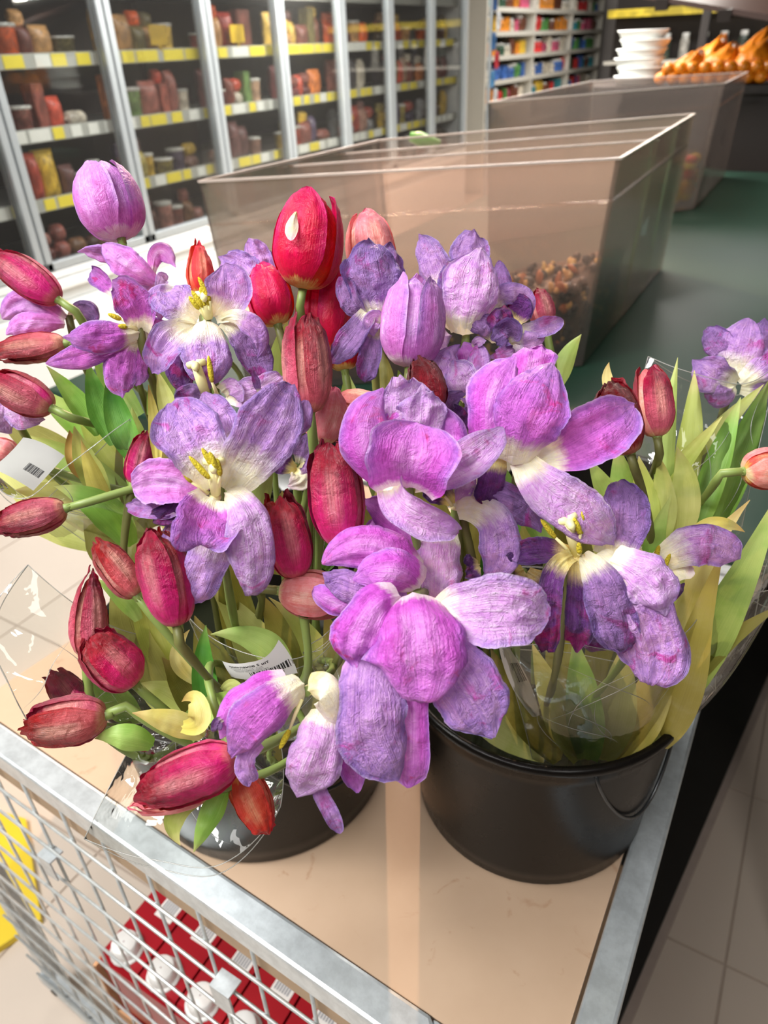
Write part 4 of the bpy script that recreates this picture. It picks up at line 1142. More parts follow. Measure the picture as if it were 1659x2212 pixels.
closed('r25', 'pink bud with ragged dark red tip at the left edge above the floor', .47, (142, 1098), (-10, 1140), 80, 'fade', 'B', -.004, open_=.35, rot=14, wr=.8, tipwr=1.9, belly=.42)
closed('r26', 'small crimson bud hidden among leaves left of the big lavender flower', .485, (288, 1046), (318, 932), 60, 'crim', 'L', open_=.15, rot=0, wr=.7)
closed('r27', 'dark crimson bud behind the outstretched purple petal at the right', .445, (1362, 982), (1312, 822), 96, 'drk', 'R', open_=.34, rot=14, wr=.6, tipwr=1.3, mats=['drk', 'drk', 'fade', 'drk', 'drk', 'drk'], way=[(1385, 1050, .46), (1412, 1112, .48)], belly=.5)
closed('r28', 'dusky pink bud with a red rim standing among leaves at the right', .475, (1420, 944), (1402, 788), 84, 'fade', 'E', open_=.42, rot=24, wr=.4, tipwr=.8, mats=['fade', 'salm'], way=[(1422, 1010, .49)])
closed('r29', 'small pale pink bud with a red tip in front of the nut bin', .53, (1178, 706), (1158, 622), 58, 'fade', 'R', open_=.1, rot=30, wr=.3)
closed('r30', 'orange-pink bud on a bent stem at the right edge', .47, (1606, 1018), (1700, 1006), 92, 'salm', 'E', open_=.3, rot=20, wr=.4, mats=['salm', 'oran'], way=[(1580, 1028, .475), (1540, 1052, .49), (1500, 1110, .52)], belly=.5)
closed('r32', 'faint pink bud low at the left edge above the white label', .51, (34, 985), (-20, 960), 56, 'salm', 'B', open_=.2, wr=.4)
closed('p9', 'closed lilac-violet tulip upright behind the dark crimson bud', .445, (884, 794), (902, 592), 142, 'orchw', 'R', -.004, open_=.46, rot=58, wr=.45, tipwr=1.0, belly=.42, mats=['pink', 'pink'])
closed('p1', 'tall rosy-lilac closed tulip standing highest at the upper left', .49, (262, 516), (208, 348), 142, 'pink', 'L', -.004, open_=.42, rot=-36, wr=.3, tipwr=.4, way=[(306, 520, .50), (336, 566, .51)], belly=.42)

# ---- open and broken flowers ---------------------------------------------------
openf('p2', 'drooping lilac tulip just below the tallest lilac one', .485, (352, 618, 4), [
    ([(348, 615, 0), (290, 580, -10), (222, 530, -4)], 66, dict(cup=-.28)),
    ([(340, 600, 4), (255, 555, 6), (172, 545, 8)], 46, dict(cup=.2, roll=30)),
    ([(330, 590, 8), (345, 545, 12), (375, 572, 10)], 42, dict(cup=-.2)),
    ([(350, 620, 6), (300, 610, 10), (262, 590, 12)], 60, dict(cup=-.3)),
    ([(352, 620, 2), (352, 600, -4), (340, 640, -6)], 26, dict(mat='pale'))], 'L', mat='pink', way=[(335, 660, .50)])
openf('p3', 'rosy-orchid open tulip with petals spread to the left', .455, (303, 716, 2), [
    ([(300, 712, 0), (288, 655, -12), (243, 608, -16)], 82, dict(cup=.22, bw=.55)),
    ([(250, 640, -10), (222, 605, -6), (196, 584, 0)], 42, dict(cup=.2, roll=25)),
    ([(300, 718, 0), (228, 728, -12), (141, 728, -14)], 70, dict(cup=-.25, bw=.4)),
    ([(296, 726, 2), (200, 762, -2), (100, 786, 2)], 54, dict(cup=-.18, bw=.4)),
    ([(292, 730, 4), (262, 790, 2), (262, 856, 4)], 76, dict(cup=-.25)),
    ([(300, 735, 6), (296, 785, 8), (300, 830, 8)], 60, dict(cup=-.25)),
    ([(306, 716, 4), (340, 716, 8), (372, 728, 12)], 56, dict(cup=-.2))],
    'L', stamens=[((296, 708), (262, 690), (233, 678)), ((294, 702), (278, 688), (263, 664)), ((296, 712), (275, 706), (255, 704))], mat='orchw', way=[(316, 790, .47), (345, 880, .49)])
openf('p4', 'wide lavender tulip with cream heart and yellow stamens at the upper left', .445, (446, 688, 2), [
    ([(462, 682, 0), (492, 640, -10), (486, 570, -8)], 92, dict(cup=.18, bw=.35)),
    ([(428, 688, 0), (388, 660, -6), (352, 618, 4)], 88, dict(cup=.1, roll=-18)),
    ([(400, 640, 2), (362, 640, 0), (336, 690, 4)], 60, dict(cup=-.2, wr=1.4)),
    ([(442, 694, -2), (448, 760, -16), (452, 842, -12)], 112, dict(cup=-.22, bw=.5)),
    ([(420, 700, 0), (362, 742, -10), (330, 808, -6)], 76, dict(cup=.22, roll=-20)),
    ([(478, 696, 0), (534, 740, 2), (568, 826, 6)], 84, dict(cup=.25, mat='viol', roll=15)),
    ([(478, 690, -2), (530, 692, -12), (560, 722, -10), (556, 772, -4)], 48, dict(cup=-.2)),
    ([(430, 706, 8), (390, 790, 14), (402, 850, 16)], 70, dict(cup=-.2, mat='dark'))],
    'L', stamens=[((446, 684), (438, 664), (414, 628), -8), ((450, 684), (444, 662), (432, 620), -8), ((455, 684), (452, 660), (446, 628), -9), ((444, 686), (430, 668), (408, 640), -6), ((456, 684), (454, 650), (428, 598), -12)], pistil=((450, 688), (442, 640), -9), mat='lav')
openf('p5', 'crumpled lavender flower behind the one with the cream heart', .485, (560, 660, 6), [
    ([(556, 650, 0), (520, 590, -8), (478, 556, -4)], 92, dict(wr=1.8, cup=-.2)),
    ([(560, 640, 2), (560, 585, -2), (540, 518, 0)], 70, dict(wr=1.8, cup=-.2)),
    ([(565, 650, 4), (575, 600, 2), (582, 545, 6)], 50, dict(wr=2, cup=.2, mat='viol')),
    ([(556, 656, 4), (520, 640, 2), (500, 590, 0)], 70, dict(wr=1.6, cup=.15))], 'L', mat='lav')
openf('p6', 'withering lilac flower showing two stamens directly above the big lavender bloom', .435, (470, 862, 6), [
    ([(490, 850, 0), (540, 850, -6), (612, 808, -4)], 64, dict(mat='pale', cup=.15, bw=.5)),
    ([(450, 862, 2), (416, 850, -2), (380, 862, 0)], 46, dict(mat='viol', wr=1.5)),
    ([(480, 846, 0), (508, 840, -8), (520, 868, -8)], 34, dict(mat='pale', bw=.9)),
    ([(560, 850, -10), (552, 820, -14), (546, 806, -16)], 18, dict(mat='viol', cup=.3))],
    'L', stamens=[((470, 855), (458, 826), (450, 768), -10), ((436, 846), (432, 830), (428, 776), -6)], pistil=((444, 850), (424, 790), -10), mat='lav')
openf('p7', 'big fully open lavender tulip with cream centre and pollen-yellow stamens', .395, (464, 1072, 2), [
    ([(470, 1045, 0), (425, 960, -8), (368, 872, 2)], 138, dict(cup=.16, bw=.4, wr=.9)),
    ([(485, 1000, 8), (470, 920, 8), (438, 850, 14)], 86, dict(cup=.12, bw=.5)),
    ([(490, 1058, 0), (560, 950, -10), (632, 828, 2)], 140, dict(cup=.10, bw=.45, wr=1.0, roll=-8)),
    ([(600, 960, 0), (640, 900, 2), (660, 860, 8)], 66, dict(cup=-.2, roll=20)),
    ([(446, 1068, 0), (370, 1040, -6), (290, 1052, 2)], 96, dict(cup=.14, bw=.4, mat='pink', tp=3)),
    ([(440, 1078, 2), (360, 1095, 0), (274, 1092, 6)], 50, dict(cup=.2)),
    ([(436, 1082, 2), (380, 1105, 0), (318, 1118, 0)], 52, dict(mat='dark', wr=2.6, cup=.2)),
    ([(460, 1078, -2), (442, 1125, -14), (430, 1158, -20), (430, 1172, -16)], 140, dict(cup=.20, bw=.5, tp=5, ws=[1, 1, 1, .95], mat='orchw')),
    ([(488, 1066, -2), (528, 1110, -18), (548, 1200, -18), (540, 1292, -8)], 112, dict(cup=-.20, bw=.45, mat='pale', wr=1.2)),
    ([(470, 1110, 4), (452, 1190, -4), (425, 1262, -2), (404, 1314, 2)], 92, dict(cup=-.2, bw=.75, tp=4, mat='lav', wr=.7)),
    ([(420, 1112, 8), (390, 1150, 6), (372, 1200, 8)], 70, dict(cup=-.2))],
    'L', stamens=[((462, 1062), (452, 1034), (408, 985), -12), ((466, 1058), (462, 1010), (436, 968), -16), ((468, 1058), (470, 1014), (452, 976), -18), ((472, 1060), (476, 1028), (468, 990), -16), ((450, 1066), (414, 1042), (390, 1008), -8)], pistil=((466, 1066), (462, 1004), -14), mat='lav', boss=14)
openf('p8', 'withered violet tulip with shaggy standing petal left of the closed lilac one', .455, (806, 702, 2), [
    ([(822, 690, 0), (808, 610, -12), (792, 512, -8)], 128, dict(cup=-.18, wr=2.0, bw=.45, frill=.4)),
    ([(836, 690, 4), (848, 600, 0), (838, 520, 4)], 70, dict(cup=-.2, wr=2, roll=-25)),
    ([(800, 690, 2), (760, 650, -6), (742, 590, -2)], 56, dict(cup=.25, wr=2, roll=25)),
    ([(800, 668, -4), (770, 720, -10), (716, 784, -8)], 62, dict(cup=.2, roll=-25, bw=.5)),
    ([(812, 706, 0), (800, 760, -6), (790, 824, -4)], 50, dict(cup=.25, wr=1.6, tp=6)),
    ([(826, 700, -6), (806, 692, -12), (808, 724, -8)], 40, dict(mat='pale', bw=.9))], 'R', mat='viol')
openf('p10', 'pale pinkish-lilac tulip standing behind at the centre right', .475, (1006, 726, 4), [
    ([(1000, 722, -2), (1014, 630, -16), (1040, 536, -10)], 128, dict(cup=-.25, wr=1.2, bw=.6, mat='pale')),
    ([(984, 716, 2), (974, 640, -4), (990, 560, 2)], 60, dict(cup=-.2, roll=-40, mat='viol')),
    ([(1020, 640, 10), (1016, 560, 8), (1022, 498, 4)], 78, dict(cup=-.15, wr=1.2, mat='lav', tp=5)),
    ([(962, 640, 8), (936, 570, 6), (908, 508, 6)], 72, dict(cup=-.25, mat='lav')),
    ([(952, 680, 8), (946, 740, 6), (966, 760, 6)], 70, dict(mat='pale', cup=-.2)),
    ([(1034, 716, 4), (1062, 650, 6), (1078, 560, 6)], 60, dict(cup=-.3, mat='viol', roll=30))], 'R', mat='pale')
openf('p11', 'shrivelled purple flower in front of the nut bin, behind the big right tulip', .475, (1085, 740, 4), [
    ([(1070, 740, 0), (1040, 700, -8), (992, 682, -4)], 52, dict(cup=-.25, mat='viol', wr=1.5)),
    ([(1080, 740, -2), (1082, 690, -12), (1086, 662, -10)], 60, dict(wr=2, cup=-.2, mat='dark')),
    ([(1060, 700, 4), (1085, 640, 0), (1130, 640, 4), (1142, 690, 6)], 46, dict(mat='lav', cup=-.2, wr=1)),
    ([(1100, 720, 2), (1150, 712, -2), (1214, 692, 4)], 44, dict(mat='lav', cup=.3, wr=1)),
    ([(1100, 735, 0), (1130, 740, -6), (1176, 720, 0)], 50, dict(mat='lav', cup=-.2)),
    ([(1090, 740, -4), (1096, 720, -12), (1062, 740, -14)], 60, dict(mat='viol', wr=2.4, frill=.5)),
    ([(1100, 700, 6), (1120, 670, 6), (1090, 668, 8)], 70, dict(mat='dark', cup=.2)),
    ([(1096, 745, 0), (1110, 756, -10), (1060, 770, -12)], 46, dict(mat='lav', wr=2.2, frill=.5))], 'R', mat='viol')
openf('p12', 'crumpled lilac flower wedged left of the big right-hand tulip', .455, (1010, 868, 4), [
    ([(990, 860, -2), (958, 800, -10), (990, 746, -8)], 64, dict(cup=-.2, mat='lav', wr=1.3)),
    ([(1010, 866, 0), (990, 810, -12), (970, 790, -8)], 70, dict(cup=.2, mat='pale')),
    ([(1030, 850, 0), (1036, 800, -8), (1034, 742, -4)], 60, dict(cup=-.25, mat='lav')),
    ([(1010, 800, 6), (1010, 770, 4), (1000, 745, 6)], 50, dict(mat='orch')),
    ([(1024, 750, 0), (1034, 738, -6), (1050, 742, -8)], 22, dict(mat='pale', frill=.4))], 'R', mat='lav')
openf('p13', 'small tightly shrivelled purple flower between the two large purple tulips', .45, (1000, 952, 4), [
    ([(985, 940, 0), (960, 880, -8), (1002, 848, -8)], 44, dict(mat='viol', wr=2.2, frill=.5)),
    ([(995, 945, 0), (990, 905, -10), (972, 880, -8)], 50, dict(mat='dark', wr=2.6, frill=.5)),
    ([(1005, 945, 0), (1016, 900, -8), (1030, 868, -4)], 44, dict(mat='viol', wr=2)),
    ([(1000, 930, -4), (1020, 880, -10), (1000, 862, -12)], 34, dict(mat='lav', wr=2, frill=.6)),
    ([(985, 950, 2), (968, 920, -4), (962, 900, -4)], 44, dict(mat='dark', wr=2.4))], 'R', mat='viol')
openf('p14', 'large orchid-purple tulip with one petal stretched right and one hanging', .405, (1120, 996, 6), [
    ([(1075, 985, 0), (1065, 880, -12), (1116, 768, -8)], 122, dict(cup=-.24, bw=.55, wr=1.0)),
    ([(1108, 1002, -4), (1140, 900, -26), (1192, 786, -16)], 176, dict(cup=-.24, bw=.5, wr=1.0, mat='orchw')),
    ([(1130, 850, 12), (1150, 790, 10), (1160, 740, 12)], 92, dict(cup=-.1, tp=7, mat='orch', wr=1.2)),
    ([(1165, 992, 0), (1262, 950, -14), (1372, 876, -8)], 128, dict(cup=.14, bw=.35, mat='orchw')),
    ([(1128, 994, -2), (1180, 1060, -14), (1260, 1118, -14), (1326, 1172, -6)], 112, dict(cup=.10, bw=.45, mat='pale')),
    ([(1070, 990, 4), (1060, 1040, 6), (1046, 1090, 6)], 60, dict(mat='dark', cup=-.2, bw=.8, tp=5))], 'R', mat='orch')
openf('p15', 'half-open orchid double tulip in the very centre with pale rim', .385, (880, 1046, 4), [
    ([(856, 1040, 0), (792, 960, -8), (826, 842, -4)], 116, dict(cup=-.26, bw=.5, mat='orch', wr=.5)),
    ([(890, 1040, 10), (906, 930, 16), (930, 850, 12)], 150, dict(cup=.2, mat='orch', wr=.6)),
    ([(878, 1050, -6), (886, 1000, -20), (902, 915, -16)], 186, dict(cup=.20, bw=.6, tp=3.6, mat='orch', wr=.35)),
    ([(855, 1040, 6), (862, 940, 2), (872, 872, 0)], 96, dict(cup=-.1, mat='orch', wr=.8)),
    ([(880, 1000, 12), (880, 910, 4), (862, 816, 0)], 140, dict(cup=-.15, wr=2.0, mat='pale', frill=.3, bw=.6)),
    ([(905, 960, 6), (915, 890, -4), (916, 838, -4)], 110, dict(cup=-.2, wr=2.2, mat='pale', frill=.4, bw=.6)),
    ([(915, 1044, 2), (962, 990, 2), (950, 880, 2)], 76, dict(cup=-.3, mat='orch', roll=25, wr=.4)),
    ([(896, 1040, 2), (985, 1006, -8), (1088, 924, -4)], 92, dict(cup=.2, bw=.5, mat='pale', wr=.6)),
    ([(852, 1042, 0), (872, 1088, -16), (930, 1122, -18), (990, 1146, -10)], 84, dict(cup=.32, bw=.7, mat='pale', wr=.5, roll=-20))], 'R', mat='orch', sdir=(.1, .8, .7))
openf('p16', 'wilted lavender tulip with a yellowish heart hanging below the centre double tulip', .425, (984, 1092, 4), [
    ([(990, 1092, 0), (1070, 1076, -12), (1130, 1100, -10), (1166, 1142, -4)], 84, dict(cup=-.16, wr=1.8, mat='viol', bw=.4, frill=.3)),
    ([(986, 1100, -2), (1060, 1120, -18), (1082, 1190, -18), (1046, 1262, -10)], 84, dict(cup=-.10, wr=1.5, mat='lav', bw=.5, frill=.2)),
    ([(955, 1140, -2), (946, 1210, -10), (944, 1300, -4)], 104, dict(cup=-.18, bw=.65, tp=6, mat='pale', wr=1.2)),
    ([(1034, 1220, -12), (1014, 1226, -16), (1000, 1228, -14)], 54, dict(mat='dark', wr=2.4, frill=.6)),
    ([(912, 1206, 8), (866, 1130, 4), (788, 1082, 6)], 84, dict(cup=.22, mat='orch', wr=.6)),
    ([(905, 1220, 10), (850, 1190, 10), (800, 1120, 12)], 80, dict(cup=.1, mat='orch', wr=.6)),
    ([(975, 1090, -2), (940, 1060, -8), (905, 1058, -6)], 52, dict(mat='dark', wr=1.8)),
    ([(984, 1096, 0), (1005, 1050, -4), (1010, 1010, 0)], 42, dict(mat='pale', cup=.2))], 'R', mat='lav', boss=12, stamens=[((976, 1092), (960, 1072), (930, 1064), -8)])
openf('p17', 'orchid tulip lying on its side just behind the large hanging one', .392, (900, 1262, 6), [
    ([(898, 1240, 2), (800, 1178, -10), (694, 1218, -4)], 104, dict(cup=-.28, bw=.6, mat='orch', wr=.8)),
    ([(905, 1268, -4), (836, 1236, -20), (764, 1252, -14)], 110, dict(cup=-.25, bw=.7, mat='orch', wr=.7)),
    ([(880, 1290, 0), (780, 1275, -10), (696, 1240, -6)], 90, dict(cup=-.25, mat='lavn', wr=1.1)),
    ([(800, 1330, 2), (740, 1310, -4), (668, 1272, 0)], 62, dict(cup=-.2, mat='orch', roll=20, wr=.5)),
    ([(860, 1310, 2), (780, 1310, 2), (715, 1262, 0)], 80, dict(cup=-.2, mat='orch'))], 'R', mat='orch', boss=0)
openf('p18', 'large orchid-lilac tulip hanging face down at the front of the bunch', .362, (900, 1296, 14), [
    ([(892, 1284, 4), (900, 1360, -20), (908, 1440, -24), (908, 1504, -12)], 236, dict(cup=-.24, bw=.62, tp=3.0, mat='orch', wr=.8)),
    ([(862, 1290, 4), (812, 1318, -10), (776, 1390, -12), (770, 1446, -4)], 132, dict(cup=-.24, bw=.5, tp=3.2, mat='orch', wr=1.0)),
    ([(950, 1336, 4), (1060, 1318, -8), (1190, 1336, -2)], 146, dict(cup=.12, bw=.5, mat='pale', wr=1.0, tp=2.6)),
    ([(930, 1380, 4), (990, 1460, -6), (1064, 1590, -4)], 150, dict(cup=-.16, bw=.6, mat='lavn', wr=1.3, tp=4)),
    ([(820, 1390, 4), (800, 1520, -12), (858, 1684, -6)], 150, dict(cup=-.16, bw=.6, mat='lavn', wr=1.1, tp=3.4)),
    ([(884, 1440, 6), (886, 1580, 0), (882, 1708, 4)], 88, dict(cup=-.24, bw=.8, tp=9, mat='orch', wr=.8))], 'R', mat='orch', sdir=(.1, -.1, 1), boss=0)
openf('p19', 'drooping orchid tulip with a white base hanging over the front left bucket', .372, (664, 1492, 4), [
    ([(655, 1478, 0), (590, 1520, -14), (496, 1642, -6)], 112, dict(cup=-.28, bw=.55, mat='orchw', wr=.9)),
    ([(620, 1470, 4), (545, 1500, -6), (478, 1592, -2)], 84, dict(cup=-.24, bw=.6, mat='orch', wr=.6)),
    ([(560, 1600, 4), (530, 1640, 0), (548, 1692, 2)], 40, dict(cup=-.1, mat='lavn', tp=8, bw=.8)),
    ([(488, 1550, -4), (472, 1560, -8), (474, 1590, -6)], 24, dict(mat='viol', wr=2)),
    ([(668, 1490, -4), (704, 1494, -14), (730, 1540, -10), (742, 1580, -4)], 74, dict(cup=-.25, bw=.85, mat='cream', wr=.3)),
    ([(706, 1530, 0), (690, 1600, -14), (640, 1720, -6)], 124, dict(cup=-.16, bw=.5, mat='pale', frill=.2, wr=1.2, tp=3.4)),
    ([(716, 1620, 0), (692, 1710, 0), (716, 1760, -2), (736, 1802, 0)], 34, dict(cup=.25, bw=.7, tp=6, mat='lavn')),
    ([(738, 1530, 4), (752, 1610, 2), (778, 1712, 4)], 64, dict(cup=.2, bw=.5, mat='orch', wr=.8))],
    'L', stamens=[((652, 1510), (626, 1576), (604, 1618), -2)], mat='orch', boss=13, sdir=(.3, .0, 1))
openf('p20', 'badly withered purple tulip with exposed yellow pistil at the right', .405, (1240, 1204, 2), [
    ([(1280, 1204, 0), (1352, 1290, -18), (1410, 1400, -14), (1404, 1478, -4)], 166, dict(cup=-.16, bw=.4, mat='lav', wr=1.6, tp=3.6, frill=.2)),
    ([(1320, 1210, -10), (1400, 1260, -24), (1436, 1330, -22)], 120, dict(cup=-.2, mat='pale', wr=1.5, bw=.6, tp=3)),
    ([(1254, 1202, -4), (1296, 1250, -18), (1320, 1320, -20), (1344, 1420, -12)], 96, dict(cup=-.18, bw=.4, mat='viol', wr=1.6, tp=5)),
    ([(1246, 1200, -2), (1252, 1300, -8), (1246, 1398, -2)], 64, dict(cup=.25, bw=.5, mat='dark', wr=2.0, tp=7)),
    ([(1236, 1200, -2), (1196, 1240, -12), (1184, 1310, -8), (1182, 1408, -2)], 58, dict(cup=.25, bw=.5, mat='dark', wr=2.0, tp=7)),
    ([(1234, 1196, 0), (1150, 1190, 0), (1092, 1206, 4)], 58, dict(cup=.2, mat='dark', bw=.45, wr=1.4)),
    ([(1314, 1204, 4), (1344, 1120, -4), (1334, 1040, 4)], 106, dict(cup=.12, bw=.6, mat='viol', wr=1.3))],
    'R', stamens=[((1236, 1200), (1200, 1162), (1168, 1122), -8), ((1248, 1190), (1256, 1156), (1258, 1098), -12), ((1246, 1192), (1254, 1154), (1240, 1118), -16), ((1250, 1200), (1252, 1196), (1250, 1172), -10)], pistil=((1246, 1198), (1228, 1128), -16), mat='viol', boss=12)
openf('p21', 'purple tulip behind the withered one with a petal reaching to the right', .432, (1418, 1236, 6), [
    ([(1420, 1222, 0), (1490, 1180, -10), (1594, 1206, -2)], 92, dict(cup=-.2, bw=.5, mat='lav', wr=1.2, tp=4)),
    ([(1425, 1232, 2), (1458, 1226, 0), (1490, 1216, 4)], 62, dict(mat='cream', cup=.2, bw=.7)),
    ([(1400, 1240, 4), (1430, 1290, -2), (1478, 1262, -4)], 34, dict(mat='dark', wr=1.8))],
    'R', stamens=[((1424, 1236), (1430, 1236), (1448, 1196), -8), ((1418, 1234), (1414, 1212), (1424, 1178), -6), ((1392, 1220), (1380, 1176), (1386, 1148), -4)], mat='lav', boss=9)
openf('p22', 'soft violet flower out on its own at the right edge above the leaves', .56, (1580, 830, 6), [
    ([(1590, 820, 0), (1600, 760, -8), (1620, 690, -4)], 100, dict(cup=-.2)),
    ([(1580, 800, 4), (1556, 750, 0), (1524, 706, 6)], 66, dict(cup=-.2, mat='viol')),
    ([(1590, 830, -4), (1540, 810, -12), (1500, 778, -6)], 82, dict(cup=.2)),
    ([(1600, 830, -4), (1640, 790, -12), (1670, 760, -6)], 90, dict(cup=-.2)),
    ([(1590, 800, 8), (1640, 730, 6), (1650, 690, 8)], 66, dict(cup=-.2, mat='viol')),
    ([(1585, 835, -6), (1560, 850, -12), (1520, 850, -6)], 60, dict(cup=-.2, mat='viol')),
    ([(1600, 840, -2), (1650, 840, -6), (1690, 810, 0)], 70, dict(cup=.2, mat='viol'))], 'E', mat='lav', boss=0)
openf('p23', 'lilac tulip lying at the far left behind the red buds', .515, (150, 690, 4), [
    ([(140, 690, 0), (70, 660, -8), (4, 690, 0)], 72, dict(cup=-.25)),
    ([(140, 700, -2), (80, 700, -12), (14, 722, -4)], 58, dict(cup=-.25)),
    ([(132, 690, 4), (88, 645, 0), (40, 640, 4)], 50, dict(cup=-.2)),
    ([(150, 690, 4), (180, 668, 4), (208, 704, 8)], 44, dict(cup=-.2, mat='viol'))], 'B', mat='pink', boss=0)
openf('p24', 'lilac petals hanging at the left edge below the dusky red bud', .50, (20, 860, 4), [
    ([(10, 850, 0), (40, 890, -8), (96, 904, 0)], 66, dict(cup=-.2)),
    ([(0, 850, 0), (0, 890, -8), (20, 932, 0)], 90, dict(cup=-.2))], 'B', mat='pale', boss=0)
openf('p25', 'small crushed cream and purple flower tucked beside the magenta bud', .45, (640, 1010, 4), [
    ([(640, 1012, 0), (612, 1000, -4), (596, 965, 0)], 50, dict(mat='dark', wr=1.8)),
    ([(642, 1012, 0), (650, 1030, -6), (622, 1048, -4)], 46, dict(mat='cream', wr=1.2, bw=.8)),
    ([(645, 1000, 0), (655, 970, -4), (662, 945, 0)], 44, dict(mat='viol', wr=1.6)),
    ([(640, 1020, 0), (660, 1020, -6), (668, 995, -4)], 30, dict(mat='lav', wr=1.6))], 'L', mat='viol', boss=6)
openf('p26', 'dark wilted flower in the shade beneath the right-hand tulips', .46, (1130, 1240, 6), [
    ([(1130, 1230, 0), (1100, 1250, -4), (1060, 1280, 0)], 70, dict(mat='dark')),
    ([(1140, 1235, 0), (1180, 1270, -4), (1200, 1330, 0)], 70, dict(mat='dark')),
    ([(1300, 1300, 10), (1290, 1350, 8), (1310, 1400, 10)], 90, dict(mat='viol'))], 'R', mat='dark', boss=4)

